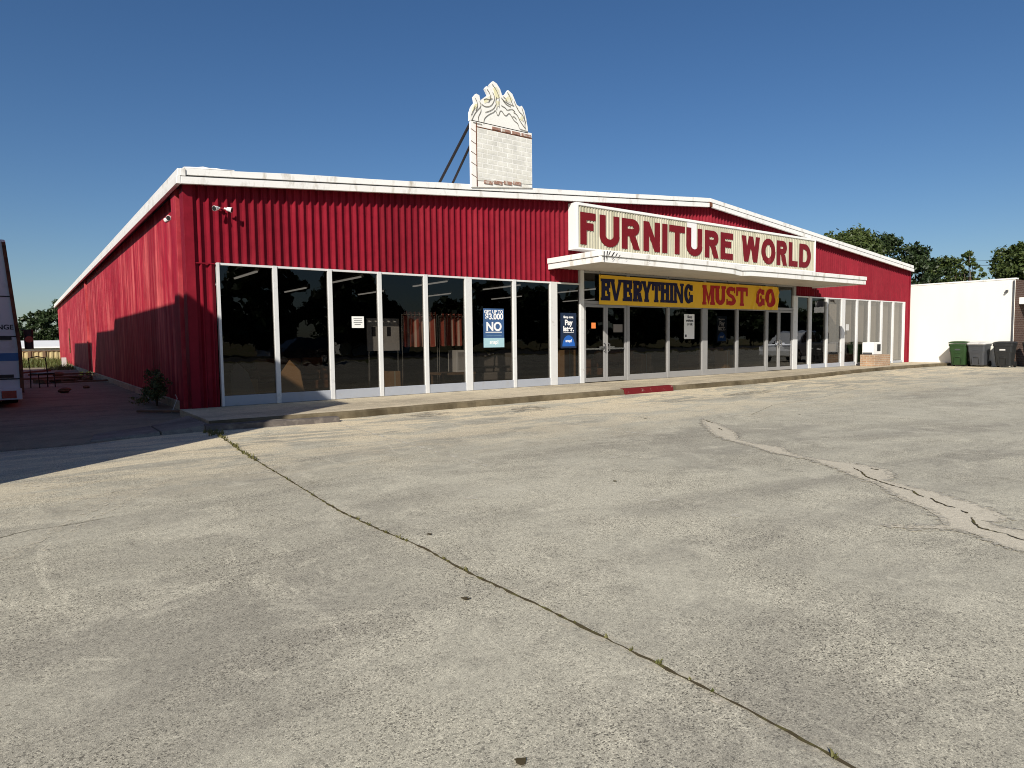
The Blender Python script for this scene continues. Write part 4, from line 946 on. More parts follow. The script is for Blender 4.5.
# ------------------------------------------------------------------ wheeled bins (front faces -X, lid hinged at the wall side)
def bin_(label, loc, rz, mat, lidmat, lid_tilt=0.):
    t = thing('wheeled_bin', label, 'bin', loc, rz, 'wheeled bins by the white wall')
    m = MB()
    def sec(z, hx, hy, off=0, c=.05):
        a, b = -hx + off, hx + off
        return [(a + c, -hy, z), (b - c, -hy, z), (b, -hy + c, z), (b, hy - c, z), (b - c, hy, z), (a + c, hy, z), (a, hy - c, z), (a, -hy + c, z)]
    m.loft([sec(.06, .24, .25, .03), sec(.10, .25, .26, .03), sec(.62, .315, .30), sec(.64, .325, .315), sec(.88, .345, .325), sec(.89, .37, .345), sec(.97, .37, .345)])
    m.build('body', mat, t, bevel=.012)
    l = MB(); l.loft([sec(.0, .385, .355, -.36), sec(.035, .39, .36, -.36), sec(.085, .33, .30, -.36, .09), sec(.105, .2, .18, -.36, .08)])
    lid = l.build('lid', lidmat, t, bevel=.012); lid.location = (.36, 0, .975); lid.rotation_euler = (0, lid_tilt, 0)
    h = MB(); h.tube([(.36, -.24, .90), (.45, -.24, .92), (.45, .24, .92), (.36, .24, .90)], .018, 8); h.build('handle', mat, t)
    for s in (-1, 1):
        wv = MB(); wv.disc((.30, s * .29, .12), .12, (0, 1, 0), .06, 20); wv.build('wheel', G['rubber'], t)
    f = MB(); f.box(-.312, -.09, .40, -.285, .09, .44); f.box(-.30, -.14, .16, -.262, -.12, .40); f.box(-.30, .12, .16, -.262, .14, .40); f.box(-.318, -.12, .56, -.28, .12, .60)
    f.build('front_rib', mat, t, bevel=.006)
    lb = MB(); lb.box(-.338, -.10, .70, -.322, .10, .76); lb.build('label_plate', G['grey_plastic'] if mat is not G['black_plastic'] else G['pale_lid'], t)
    return t
bin_('green wheeled bin, leftmost of the bins by the white wall', (30.33, -2.20, .0), R(4), G['green_plastic'], G['green_plastic'], .03)
bin_('dark grey wheeled bin with a pale dusty lid beside the green one', (30.30, -2.93, .0), R(-3), G['grey_plastic'], G['pale_lid'], -.04)
bin_('black wheeled bin standing alone by the corner of the white wall', (30.20, -3.88, -.0), R(2), G['black_plastic'], G['black_plastic'])
bin_('black wheeled bin before the brown brick front round the corner', (30.95, -4.66, 0), R(8), G['black_plastic'], G['black_plastic'])

# ------------------------------------------------------------------ neighbouring building with the white side wall
nb = thing('white_side_building', 'flat roofed building with a bright white side wall and a brown brick front', 'building', (30.8, -4.0, 0))
MB().box(.0, .02, -.01, .22, 24, 3.64).build('side_wall', G['white_wall'], nb, bevel=.01)
MB().box(-.015, -.01, 3.645, .3, 24, 3.71).build('coping', G['white_trim'], nb, bevel=.008)
m = MB(); m.box(.03, -.02, -.01, 14, .015, .55); m.box(.03, -.02, .55, 1.3, .015, 3.64); m.box(4.5, -.02, .55, 14, .015, 3.64); m.box(1.3, -.02, 2.6, 4.5, .015, 3.64)
m.build('front_wall', G['brown_brick'], nb)
MB().add([(1.3, .01, .55), (4.5, .01, .55), (4.5, .01, 2.6), (1.3, .01, 2.6)], [(0, 1, 2, 3)]).build('window', G['car_glass'], nb, fix=False)
MB().box(.23, .02, 3.5, 14, 24, 3.6).build('roof', G['roof_white'], nb)
m = MB(); m.box(.35, -.85, 2.62, 8, -.03, 2.90); aw = m.build('awning', G['white_trim'], nb, bevel=.01)
m = MB(); m.box(.40, -.80, 2.92, 8, -.76, 3.25); m.build('awning_sign', G['pale_lid'], aw)
m = MB(); m.box(.7, -.803, 2.99, 1.5, -.801, 3.18); m.build('awning_band', G['grey_plastic'], aw)
m = MB(); m.box(-.10, .25, 3.12, .0, .33, 3.22); m.box(-.14, .26, 3.10, -.10, .32, 3.16); m.build('wall_lamp', G['grey_plastic'], nb, bevel=.008)
m = MB(); m.tube([(-.04, .05, .3), (-.04, .05, 3.6)], .03, 8); m.build('downpipe', G['grey_plastic'], nb)

# ------------------------------------------------------------------ box truck parked in the alley shade
tr = thing('box_truck', 'white box truck with a blue stripe parked in the shaded alley', 'truck', (-3.72, 4.6, 0))
m = MB(); hb, ht = 1.22, 1.04
m.loft([[(-hb, 0, .30), (hb, 0, .30), (hb, 5.6, .30), (-hb, 5.6, .30)], [(-hb, 0, 1.3), (hb, 0, 1.3), (hb, 5.6, 1.3), (-hb, 5.6, 1.3)], [(-ht, 0, 3.66), (ht, 0, 3.66), (ht, 5.6, 3.66), (-ht, 5.6, 3.66)]])
body = m.build('box_body', G['truck_white'], tr, bevel=.03)
hx = lambda z: hb if z < 1.3 else hb + (ht - hb) * (z - 1.3) / 2.36
m = MB()
for z in (.62, 1.55, 2.42): m.box(-hx(z) + .07, -.012, z, hx(z) - .07, -.001, z + .025)
m.box(.35, -.012, .33, .365, -.001, .62); m.box(-.35, -.012, .33, -.335, -.001, .62)
m.build('door_seam', G['ink'], body)
m = MB(); m.box(-hx(1.1) + .06, -.008, 1.03, hx(1.1) - .04, -.001, 1.2); m.build('stripe', G['truck_blue'], body)
for s in (-1, 1):
    m = MB()
    pts = [(s * hx(z) - (.035 if s > 0 else -.035), z) for z in (.32, 1.3, 3.6)]
    for (xa, za), (xb, zb) in zip(pts[:-1], pts[1:]): m.tbox([(xa - .035, -.03, za), (xa + .035, -.03, za), (xa + .035, -.001, za), (xa - .035, -.001, za)], [(xb - .035, -.03, zb), (xb + .035, -.03, zb), (xb + .035, -.001, zb), (xb - .035, -.001, zb)])
    m.build('edge_post', G['rust_metal'], body)
m = MB()
for z in (.66, 1.49):
    m.box(.78, -.03, z, 1.05, -.013, z + .07); m.box(-1.05, -.03, z, -.78, -.013, z + .07)
m.build('latch', G['dark_metal'], body)
text_mesh('lettering', 'NGE', G['ink'], body, .145, (.95, -.002, 1.76), bold=.004)
m = MB(); m.box(-1.18, -.14, .18, 1.18, .0, .42); bp = m.build('bumper', G['truck_white'], tr, bevel=.012)
for x in (-.95, -.60, .60, .95):
    m = MB(); m.box(x - .13, -.155, .22, x + .13, -.141, .38); m.build('tail_light', G['lamp_mirror_red'], tr, bevel=.004)
for x in (-.95, .95):
    for y in (1.6, 7.0):
        m = MB(); m.disc((x, y, .42), .42, (1, 0, 0), .3, 24); wv = m.build('wheel', G['rubber'], tr, bevel=.02)
        m = MB(); m.disc((x + .02 * (1 if x > 0 else -1), y, .42), .2, (1, 0, 0), .31, 16); m.build('rim', G['chrome'], wv)
m = MB(); m.box(-.9, .1, .45, .9, 8, .6); m.build('chassis', G['dark_metal'], tr)
m = MB(); m.loft([[(-1.05, 5.7, .45), (1.05, 5.7, .45), (1.05, 5.7, 2.3), (-1.05, 5.7, 2.3)], [(-1.05, 6.9, .45), (1.05, 6.9, .45), (1.05, 6.7, 2.25), (-1.05, 6.7, 2.25)], [(-1.0, 7.9, .45), (1.0, 7.9, .45), (.95, 7.5, 1.4), (-.95, 7.5, 1.4)]]); m.build('cab', G['truck_white'], tr, bevel=.04)
m = MB(); m.tube([(1.22, .6, 1.72), (1.36, .55, 1.70)], .015, 8)
m.tube([(1.36, .55, 1.72), (1.36, .55, 1.28)], [.09, .085], 12); m.build('mirror', G['black_plastic'], tr, bevel=.02)
m = MB(); m.disc((1.365, .455, 1.5), .075, (.1, -1, 0), .012, 16); m.build('mirror_glass', G['lamp_mirror_red'], tr)  # red disc: reflection of the red wall painted onto the mirror
# ------------------------------------------------------------------ buildings to the left whose shadow lies over the alley
nl = thing('neighbour_building', 'plain block building left of the alley that throws the big shadow over the shop corner', 'building', (-5.5, -7.6, 0))
m = MB(); m.box(-9, 0, -.01, 0, 15.4, 6.5); m.build('wall', G['block_brick'], nl)
m = MB(); m.box(-9.05, -.05, 6.5, .0, 15.4, 6.7); m.build('parapet', G['white_trim'], nl)
m = MB(); m.box(-9, 15.42, -.01, 0, 21.8, 6.35); m.build('shadow_wing', G['block_brick'], nl)  # unseen wing added to cast the second step of the wall shadow
ns = thing('shadow_shed', 'unseen plain shed added left of the alley to shade the far side wall', 'shed', (-5.5, 16.8, 0))
m = MB(); m.box(-6, 0, -.01, 0, 10.5, 5.7); m.build('wall', G['tan_metal'], ns)  # unseen block added for the far shadow on the side wall
m = MB(); m.box(-6.1, -.1, 5.7, .0, 10.6, 5.95); m.build('roof', G['roof_white'], ns)

# ------------------------------------------------------------------ tan fence and long low white-roofed building behind it
fn = thing('metal_fence', 'low tan corrugated metal fence with a brown post closing the far end of the alley', 'fence', (-14, 51, 0))
m = MB(); P_ = rib_points(0, 17.5, .32, (.05, 0), ((0, 0), (.12, 0), (.16, 1), (.28, 1)))
for (xa, ya), (xb, yb) in zip(P_[:-1], P_[1:]): m.add([(xa, ya, 0), (xb, yb, 0), (xb, yb, .90), (xa, ya, .90)], [(0, 1, 2, 3)])
m.build('panel', G['tan_metal'], fn, fix=False)
MB().box(0, -.03, .90, 17.5, .06, .97).build('rail', G['post_wood'], fn)
for x in (1.4, 7.0, 12.1, 13.05, 16.9):
    MB().box(x, -.09, 0, x + .2, -.035, .96).build('post', G['post_wood'], fn)
lb = thing('low_building', 'long low building with a bright white roof behind the tan fence', 'building', (-22, 54, 0))
MB().box(0, 0, 0, 26, 6, 1.15).build('wall', G['house_white'], lb)
m = MB(); m.tbox([(-.3, -.3, 1.16), (26.3, -.3, 1.16), (26.3, 6.3, 1.16), (-.3, 6.3, 1.16)], [(-.3, -.25, 1.28), (26.3, -.25, 1.28), (26.3, 4.0, 1.82), (-.3, 4.0, 1.82)]); m.build('roof', G['roof_white'], lb)

# ------------------------------------------------------------------ trees
rng = np.random.default_rng(11)
def crown_mesh(name, lobes, nleaf, size, mat, parent, flat=.0):
    """leaf-sized faces scattered in clumps; each clump hangs from a lobe so that gaps show between them"""
    V = []; 
    for (cx, cy, cz, r) in lobes:
        k = int(nleaf * r ** 2.2); 
        if k < 4: continue
        ncl = max(3, k // 26)
        d = rng.normal(size=(ncl, 3)); d /= np.linalg.norm(d, axis=1)[:, None]
        d[:, 2] = np.abs(d[:, 2]) * .9 - .25 * (rng.random(ncl) < .5)
        cc = np.array([cx, cy, cz]) + d * (r * rng.uniform(.45, 1.05, ncl)[:, None]) * np.array([1, 1, .85])
        idx = rng.integers(0, ncl, k)
        p = cc[idx] + rng.normal(scale=r * .17, size=(k, 3))
        nrm = rng.normal(size=(k, 3)) + np.array([0, 0, .7]) + (p - np.array([cx, cy, cz])) / r * .8
        nrm /= np.linalg.norm(nrm, axis=1)[:, None]
        t = np.cross(nrm, rng.normal(size=(k, 3))); t /= np.linalg.norm(t, axis=1)[:, None]; b = np.cross(nrm, t)
        s = size * rng.uniform(.6, 1.3, k)[:, None]
        q = np.stack([p - t * s, p + b * s * .5, p + t * s, p - b * s * .5], 1)
        V.append(q.reshape(-1, 3))
    V = np.concatenate(V); n = len(V) // 4
    me = bpy.data.meshes.new(name); me.vertices.add(len(V)); me.vertices.foreach_set('co', V.ravel())
    me.loops.add(len(V)); me.loops.foreach_set('vertex_index', np.arange(len(V), dtype=np.int32))
    me.polygons.add(n); me.polygons.foreach_set('loop_start', np.arange(n, dtype=np.int32) * 4)
    me.update(calc_edges=True); me.materials.append(mat)
    o = bpy.data.objects.new(name, me); COL.objects.link(o); o.parent = parent; return o
def tree(label, x, y, h, rad, base, seed, mat, leaf=.17, dens=330, nl=24, sparse=0., group=None, kind='leafy_tree', z=0., squash=1.):
    global rng
    rng = np.random.default_rng(seed); rn = random.Random(seed)
    t = thing(kind, label, 'tree', (x, y, z), 0, group)
    lobes = []
    for i in range(nl):
        a = i * 2.4 + rn.uniform(-.5, .5); u = (i + .5) / nl
        zz = base + (h - base) * (.12 + .80 * u) ; w_ = math.sin(math.pi * min(1, .18 + .80 * u)) ** .7
        rr_ = rad * w_ * rn.uniform(.35, .95); lr = rad * rn.uniform(.20, .38) * (1 - sparse * .4)
        lobes.append((math.cos(a) * rr_, math.sin(a) * rr_ * squash, min(zz, h - lr * .75), lr))
    m = MB(); r0_ = .016 * h
    lean = (rn.uniform(-.3, .3), rn.uniform(-.3, .3))
    m.tube([(0, 0, -.05), (lean[0] * .3, lean[1] * .3, base * .6), (lean[0], lean[1], base + (h - base) * .3), (lean[0] * 1.4, lean[1], base + (h - base) * .75)], [r0_ * 1.2, r0_, r0_ * .7, r0_ * .2], 8)
    for (cx, cy, cz, lr) in lobes[::2]:
        zb = base * .8 + (cz - base) * .35
        m.tube([(lean[0] * .7, lean[1] * .7, zb), (cx * .5, cy * .5, (zb + cz) / 2 + .1), (cx, cy, cz)], [r0_ * .45, r0_ * .28, .02], 5)
    m.build('trunk', G['bark'], t, smooth=True, fix=False)
    crown_mesh('crown', lobes, dens, leaf, mat, t)
    return t
CX, CY_ = -2.597, -13.593
def at(bear, dist): return CX + dist * math.sin(R(bear)), CY_ + dist * math.cos(R(bear))
TREES = [
 (63.6, 62, 10.2, 3.9, 1.6, 3, 'oak_leaf', .15, 420, 40, 0, 'broad dense oak with the highest crown showing over the right roof slope'),
 (66.4, 66, 10.5, 3.0, 1.6, 5, 'dark_leaf', .15, 330, 32, .3, 'dark open crowned tree between the tall oak and the end of the red roof'),
 (68.2, 60, 8.3, 2.6, .8, 8, 'dark_leaf', .15, 360, 32, .2, 'bushy dark green tree rising behind the left end of the white wall'),
 (69.9, 64, 7.8, 2.3, .6, 12, 'oak_leaf', .14, 360, 36, .1, 'slightly paler green tree leaning over the middle of the white wall'),
 (71.3, 58, 7.8, 1.3, .6, 15, 'oak_leaf', .13, 460, 40, .25, 'slim ragged tree with a pointed top just left of the gap with the wires'),
 (72.5, 70, 5.9, 1.8, .4, 18, 'dark_leaf', .14, 360, 18, 0, 'low round bush tree filling the gap over the white wall'),
 (74.5, 66, 8.7, 3.2, .8, 22, 'oak_leaf', .15, 400, 36, 0, 'wide dense oak at the right edge above the corner of the white wall'),
 (61.9, 75, 11.3, 2.0, 2.0, 26, 'dark_leaf', .14, 280, 18, .7, 'thin topped tree just peeping over the gable left of the tall oak'),
 (78, 62, 8, 3.2, 1.8, 27, 'oak_leaf', .16, 300, 24, 0, 'leafy tree standing beyond the brown brick front'),
 (2.6, 92, 6.6, 2.2, .1, 31, 'dark_leaf', .2, 420, 34, 0, 'tall rounded dark tree against the far corner of the red side wall'),
 (1.3, 96, 5.7, 1.9, .2, 34, 'dark_leaf', .2, 460, 28, 0, 'middle dark tree beyond the tan fence'),
 (.1, 90, 3.9, 1.7, .1, 37, 'dark_leaf', .2, 460, 22, 0, 'lower dark tree beyond the fence next to the truck edge'),
 (4.4, 100, 7.4, 2.4, .4, 39, 'dark_leaf', .2, 260, 22, 0, 'dark tree half hidden behind the red side wall'),
 (-2.4, 95, 4.4, 2.2, .2, 41, 'dark_leaf', .2, 260, 20, 0, 'dark tree hidden behind the parked truck')]
for (be, di, h_, ra, ba, sd, mt, lf, de, nl_, spz, lab) in TREES:
    x, y = at(be, di); tree(lab, x, y, h_, ra, ba, sd, G[mt], lf, de * 1.6, nl_, spz)
# across the road behind the viewer: seen as dark shapes in the glass
for k in range(18):
    tree('dark tree across the road mirrored in the shop glass', 2 + k * 8 + random.uniform(-2, 2), -58 + random.uniform(-4, 4), random.uniform(6.5, 10), random.uniform(4.4, 5.6), .1, 50 + k, G['dark_leaf'], .5, 120, 22, group='trees across the road')
hs = thing('white_house', 'white house with a dark roof across the road, mirrored in the third window', 'house', (27, -66, 0))
m = MB(); m.box(0, 0, 0, 9, 7, 3.0); m.build('wall', G['house_white'], hs)
m = MB(); m.tbox([(-.4, -.4, 3.0), (9.4, -.4, 3.0), (9.4, 7.4, 3.0), (-.4, 7.4, 3.0)], [(1.5, 3.2, 4.8), (7.5, 3.2, 4.8), (7.5, 3.8, 4.8), (1.5, 3.8, 4.8)]); m.build('roof', G['house_roof'], hs)
for x in (1.2, 6.4):
    m = MB(); m.box(x, 7.0, 1.0, x + 1.1, 7.03, 2.2); m.build('window', G['car_glass'], hs)
m = MB(); m.box(4.0, 7.0, 0, 5.0, 7.03, 2.1); m.build('door', G['wood_trim'], hs)

# ------------------------------------------------------------------ overhead wires
for k, (z0, lab) in enumerate(((9.0, 'upper thin overhead wire crossing the gap between the trees at right'), (8.55, 'lower thin overhead wire crossing the gap between the trees at right'))):
    p0, p1 = at(66, 78), at(82, 84); m = MB()
    m.tube([(p0[0] + (p1[0] - p0[0]) * t, p0[1] + (p1[1] - p0[1]) * t, z0 - 1.0 * 4 * t * (1 - t) * .5) for t in [i / 16 for i in range(17)]], .018, 5)
    tag(m.build('overhead_wire', G['wire']), lab, 'wire')

# ------------------------------------------------------------------ weeds and rubbish along the side wall
bsh = thing('bush', 'scraggly dark bush growing against the foot of the red side wall by the corner', 'bush', (-.18, 2.7, 0))
m = MB()
for i in range(14):
    a = random.uniform(0, 6.28); h = random.uniform(.5, 1.05); s = random.uniform(.05, .42)
    m.tube([(0, 0, 0), (math.cos(a) * s * .15, math.sin(a) * s * .9, h * .6), (math.cos(a) * s * .28, math.sin(a) * s * 1.5, h)], [.012, .008, .003], 5)
m.build('stem', G['bark'], bsh)
rng = np.random.default_rng(5)
crown_mesh('foliage', [(-.02, random.uniform(-.75, .8), random.uniform(.15, .8), random.uniform(.16, .27)) for _ in range(26)], 2600, .03, G['pale_leaf'], bsh)
wd = thing('weed_clump', 'low leafy weed spreading on the ground left of the bush', 'weed', (-.35, 3.7, 0))
crown_mesh('foliage', [(random.uniform(-.25, .25), random.uniform(-.6, .6), .07, random.uniform(.10, .16)) for _ in range(9)], 2600, .028, G['weed_leaf'], wd)
wd2 = thing('weed_clump', 'small green weed at the foot of the lit downpipe along the side wall', 'weed', (-.2, 20.2, 0))
crown_mesh('foliage', [(random.uniform(-.25, .15), random.uniform(-.6, .6), .1, random.uniform(.12, .2)) for _ in range(8)], 1800, .035, G['weed_leaf'], wd2)
def debris(name, label, cat, build, mat):
    m = MB(); build(m); return tag(m.build(name, mat, bevel=.004), label, cat)
debris('pipe', 'thin dull pipe lying on the ground in front of the bush', 'pipe', lambda m: m.tube([(-.75, 1.25, .04), (-.10, .55, .045)], .024, 8), G['junk_wood'])
debris('stick', 'thin white stick leaning by the corner trim', 'stick', lambda m: m.tube([(-.22, .75, 0), (-.10, .80, .28), (-.13, .8, .36)], .008, 5), G['pale_lid'])
# discarded metal chair
ch = thing('metal_chair', 'dark discarded metal chair frame standing in the alley shade right of the truck', 'chair', (-1.95, 12.6, .004), R(25))
m = MB(); m.tube([(-.25, .25, 0), (-.25, .22, .45), (-.25, .30, .95), (0, .32, 1.0), (.25, .30, .95), (.25, .22, .45), (.25, .25, 0)], .018, 8); m.build('back_frame', G['dark_metal'], ch)
m = MB(); m.box(-.25, -.22, .43, .25, .22, .47); m.build('seat', G['black_plastic'], ch, bevel=.01)
for x in (-.23, .23):
    m = MB(); m.tube([(x, -.2, .44), (x, -.24, 0)], .016, 8); m.build('leg', G['dark_metal'], ch)
for k, (bx, by, rz, lab) in enumerate(((-1.5, 15.5, .3, 'dark wooden pallet leaning on the scrap heap in the alley'), (-.9, 17.8, -.5, 'broken pallet lying flat near the side wall'))):
    p = thing('pallet', lab, 'pallet', (bx, by, .02), rz)
    m = MB()
    for i in range(6): m.box(-.55, -.5 + i * .19, .10, .55, -.38 + i * .19, .125)
    m.build('deck', G['junk_wood'], p)
    m = MB()
    for x in (-.5, 0, .46): m.box(x - .03, -.5, 0, x + .05, .57, .098)
    m.build('stringer', G['junk_wood'], p)
for k, (bx, by, z, l, rz, mat, lab) in enumerate(((-1.9, 16.5, .12, 2.6, .5, 'junk_wood', 'long dark plank across the scrap heap'), (-1.2, 19.2, .15, 2.2, -.3, 'rust_metal', 'rusty beam lying behind the pallets'), (-2.1, 18.6, .30, 2.4, 1.1, 'junk_wood', 'plank propped over the heap near the truck'), (-.7, 14.2, .05, 1.4, .15, 'junk_wood', 'short board on the alley floor'))):
    debris('plank', lab, 'plank', lambda m, bx=bx, by=by, z=z, l=l, rz=rz: m.box(-l / 2, -.08, z, l / 2, .08, z + .06).xform(Matrix.Translation((bx, by, 0)) @ Matrix.Rotation(rz, 4, 'Z')), G[mat])
for k, (bx, by, s, lab) in enumerate(((-1.55, 9.2, .16, 'rock on the alley floor beside the truck'), (-.9, 11.0, .10, 'small rock in the middle of the alley'), (-.5, 16.2, .2, 'rubble lump near the foot of the side wall'), (-1.2, 21.5, .22, 'rubble lump at the lit strip of the alley'))):
    def rock(m, bx=bx, by=by, s=s):
        rings = []
        for j in range(6):
            z = -1 + 2 * j / 5; r = math.sqrt(max(.05, 1 - z * z * .9))
            rings.append([(bx + math.cos(a * .785) * s * r * random.uniform(.75, 1.2), by + math.sin(a * .785) * s * r * random.uniform(.75, 1.2), s * .5 * (z + .9)) for a in range(8)])
        m.loft(rings)
    debris('rock', lab, 'rock', rock, G['junk_wood'])
tag(MB().box(-.42, 35.0, 0, -.18, 35.2, .62).build('white_post', G['pale_lid'], bevel=.01), 'short white post at the far end of the side wall', 'post')

# ------------------------------------------------------------------ things inside the shop
for i, (x, y) in enumerate([(x, y) for y in (4.2, 8.4) for x in (2.2, 4.9, 7.6, 10.3, 13.6, 17.6, 21.0)]):
    if i == 0:
        cl = thing('ceiling_light', 'long white fluorescent strip light under the dark showroom ceiling', 'light', (x, y, 3.06), 0, 'strip lights in the showroom')
        MB().box(-.05, -1.05, .06, .05, 1.05, .11).build('housing', G['white_trim'], cl)
        MB().box(-.022, -1.03, .02, .022, 1.03, .058).build('tube', G['tube_glow'], cl)
        m = MB(); m.tube([(0, -.8, .12), (0, -.8, .24)], .008, 5); m.tube([(0, .8, .12), (0, .8, .24)], .008, 5); m.build('hanger', G['wire'], cl)
        cl0 = cl
    else:
        c = copy_tree(cl0); c.location = (x, y, 3.06)
def stripe_mat(name, a, b, per, axis='X'):
    m, nt, out = new_mat(name); t = N(nt, 'ShaderNodeTexCoord'); sp = N(nt, 'ShaderNodeSeparateXYZ'); L(nt, t, 'Object', sp, 0)
    mu = N(nt, 'ShaderNodeMath', operation='MULTIPLY'); mu.inputs[1].default_value = 6.283 / per; L(nt, sp, axis, mu, 0)
    si = N(nt, 'ShaderNodeMath', operation='SINE'); L(nt, mu, 0, si, 0)
    r = ramp(nt, si, 0, .48, .56); c = mixc(nt, a, b, (r, 'Color')); finish(nt, out, c, .9, .05); MATS[name] = m
stripe_mat('striped_cloth', (.42, .11, .08), (.66, .50, .42), .105)
def hanging(label, x, y, z, wdt, hgt, n):
    t = thing('striped_cloth', label, 'cloth', (x, y, z))
    m = MB(); k = 60; rows = 8
    pts = [(wdt * i / k, .035 * math.sin(i / k * n * 6.283)) for i in range(k + 1)]
    m.add([(px, py * (1 + j * .12), -hgt * j / rows - (.05 * abs(math.sin(i / k * n * 3.14)) if j == rows else 0)) for j in range(rows + 1) for i, (px, py) in enumerate(pts)], [(j * (k + 1) + i, (j + 1) * (k + 1) + i, (j + 1) * (k + 1) + i + 1, j * (k + 1) + i + 1) for j in range(rows) for i in range(k)])
    m.build('drape', G['striped_cloth'], t, smooth=True, fix=False)
    m = MB(); m.tube([(-.05, 0, .04), (wdt + .05, 0, .04)], .014, 8); m.tube([(-.03, 0, .04), (-.03, .02, -z + .134)], .014, 8); m.tube([(wdt + .03, 0, .04), (wdt + .03, .02, -z + .134)], .014, 8); m.build('rack', G['chrome'], t)
    for q in range(n * 2):
        mm = MB(); xx = wdt * (q + .5) / (n * 2); mm.tube([(xx - .05, .0, -.0), (xx - .02, -.01, .08), (xx + .03, -.01, .10), (xx + .05, 0, .0)], .026, 6); mm.build('fold', G['striped_cloth'], t, smooth=True)
    return t
hanging('wide red and cream striped cloth hanging on a rack behind the fourth window', 4.98, .95, 1.98, .92, .72, 4)
hanging('narrower striped cloth hanging on a rack beside the white cabinet', 6.02, .95, 1.95, .66, .68, 3)
bd = thing('reflection_board', 'white board behind the third window standing in for the mirrored white house', 'board', (4.1, 1.1, .134))
MB().box(0, 0, 1.0, .85, .03, 1.78).build('panel', G['pale_lid'], bd)  # panel and print imitate a house reflected in the glass
m = MB(); m.box(.12, -.004, 1.35, .22, -.001, 1.58); m.box(.52, -.004, 1.35, .62, -.001, 1.58); m.build('print', G['ink'], bd)
for x in (.03, .80): MB().box(x, .035, 0, x + .04, .07, 1.4).build('leg', G['chrome'], bd)
cb = thing('white_cabinet', 'small white cabinet on a low shelf behind the fifth window', 'cabinet', (6.12, .75, .134))
MB().box(.25, 0, .42, .72, .42, .98).build('case', G['white_appliance'], cb, bevel=.01)
MB().box(.30, -.006, .47, .67, -.001, .93).build('door', G['pale_lid'], cb)
MB().box(-.2, -.05, .36, .8, .6, .415).build('shelf', G['wood_trim'], cb)
m = MB()
for x, y in ((-.17, -.02), (.74, -.02), (-.17, .54), (.74, .54)): m.box(x, y, 0, x + .04, y + .04, .358)
m.build('leg', G['wood_trim'], cb)
def sofa(label, x, y, rz, mat):
    t = thing('sofa', label, 'sofa', (x, y, .134), rz)
    m = MB(); m.box(-.95, -.42, .08, .95, .42, .30); m.build('base', mat, t, bevel=.03)
    for s in (-.56, 0, .56):
        m = MB(); m.box(s - .27, -.42, .305, s + .27, .25, .46); m.build('seat_cushion', mat, t, bevel=.05, seg=3)
        m = MB(); m.tbox([(s - .27, .16, .465), (s + .27, .16, .465), (s + .27, .36, .465), (s - .27, .36, .465)], [(s - .26, .26, .86), (s + .26, .26, .86), (s + .26, .42, .86), (s - .26, .42, .86)]); m.build('back_cushion', mat, t, bevel=.05, seg=3)
    for s in (-1, 1):
        m = MB(); m.box(s * .85 - .11, -.43, .305, s * .85 + .11, .42, .62); m.build('armrest', mat, t, bevel=.05, seg=3)
    return t
sofa('brown sofa in the dim showroom behind the second window', 2.6, 2.6, R(185), G['sofa_brown'])
sofa('grey sofa turned sideways behind the seventh window', 8.3, 2.4, R(160), G['sofa_grey'])
sofa('brown sofa behind the dark glass right of the entrance doors', 12.9, 1.9, R(178), G['sofa_brown'])
sofa('brown sofa behind the glass right of the second Pay later poster', 18.0, 2.0, R(185), G['sofa_brown'])
sofa('dark grey sofa behind the last curtained windows', 25.6, 1.5, R(180), G['dark_wall'])
for k, (x, y, sx, sy, sz, lab) in enumerate(((1.0, 1.0, .5, .4, .45, 'cardboard box on the floor behind the leftmost window'), (4.6, 1.0, .3, .3, .5, 'cardboard box behind the fourth window'), (10.75, 1.6, .5, .5, .9, 'tall cardboard box behind the entrance doors'), (17.7, .8, .35, .4, .75, 'upright cardboard box behind the glass left of the second doors'), (18.2, .9, .3, .4, .6, 'smaller cardboard box next to the upright one'), (14.1, 1.5, .8, .5, .7, 'wide cardboard box behind the white paper poster'))):
    t = thing('cardboard_box', lab, 'box', (x, y, .134), R(-8 + 5 * k))
    MB().box(0, 0, 0, sx, sy, sz).build('carton', G['cardboard'], t, bevel=.006)
    MB().box(sx * .45, -.002, sz * .0, sx * .55, -.0006, sz).build('tape', G['cream_face'], t)
for k, (x, y, rz, lab) in enumerate(((1.15, .7, .35, 'tan pillow shaped panel leaning behind the leftmost window'), (2.15, .9, -.5, 'tan leather panel leaning behind the second window'))):
    t = thing('leaning_panel', lab, 'panel', (x, y, .134), rz)
    m = MB(); m.vprism([(-.28, 0), (.34, 0), (.22, .62), (-.02, .88), (-.20, .6)], 0, .06); o = m.build('board', G['cardboard'] if k else G['sofa_grey'], t, bevel=.02); o.rotation_euler = (R(-14), 0, 0)
# grey curtains behind the last bays
for k, (x0, x1, zb, lab) in enumerate(((23.22, 24.26, .75, 'grey curtain with a ragged hem in the first curtained window from the canopy'), (24.60, 25.50, 1.02, 'grey curtain above the dark sofa in the second curtained window'), (25.66, 26.60, 1.02, 'grey curtain above the appliance box in the third curtained window'), (26.76, 27.70, .40, 'full grey curtain behind the planter'), (27.87, 28.80, .3, 'full grey curtain in the window before the last one'), (28.96, 29.88, .3, 'full grey curtain in the last window by the white wall'))):
    t = thing('curtain', lab, 'curtain', (x0, .16, 0))
    n_ = 40; w_ = x1 - x0; m = MB()
    m.add([(w_ * i / n_, .010 * math.sin(i * 1.25 + k), z) for z in (zb, 2.86) for i in range(n_ + 1)], [(i, i + 1, n_ + 2 + i, n_ + 1 + i) for i in range(n_)])
    m.build('drape', G['curtain'], t, smooth=True, fix=False)
    m = MB(); m.tube([(-.02, .0, 2.865), (w_ + .02, .0, 2.865)], .012, 6); m.build('rail', G['chrome'], t)

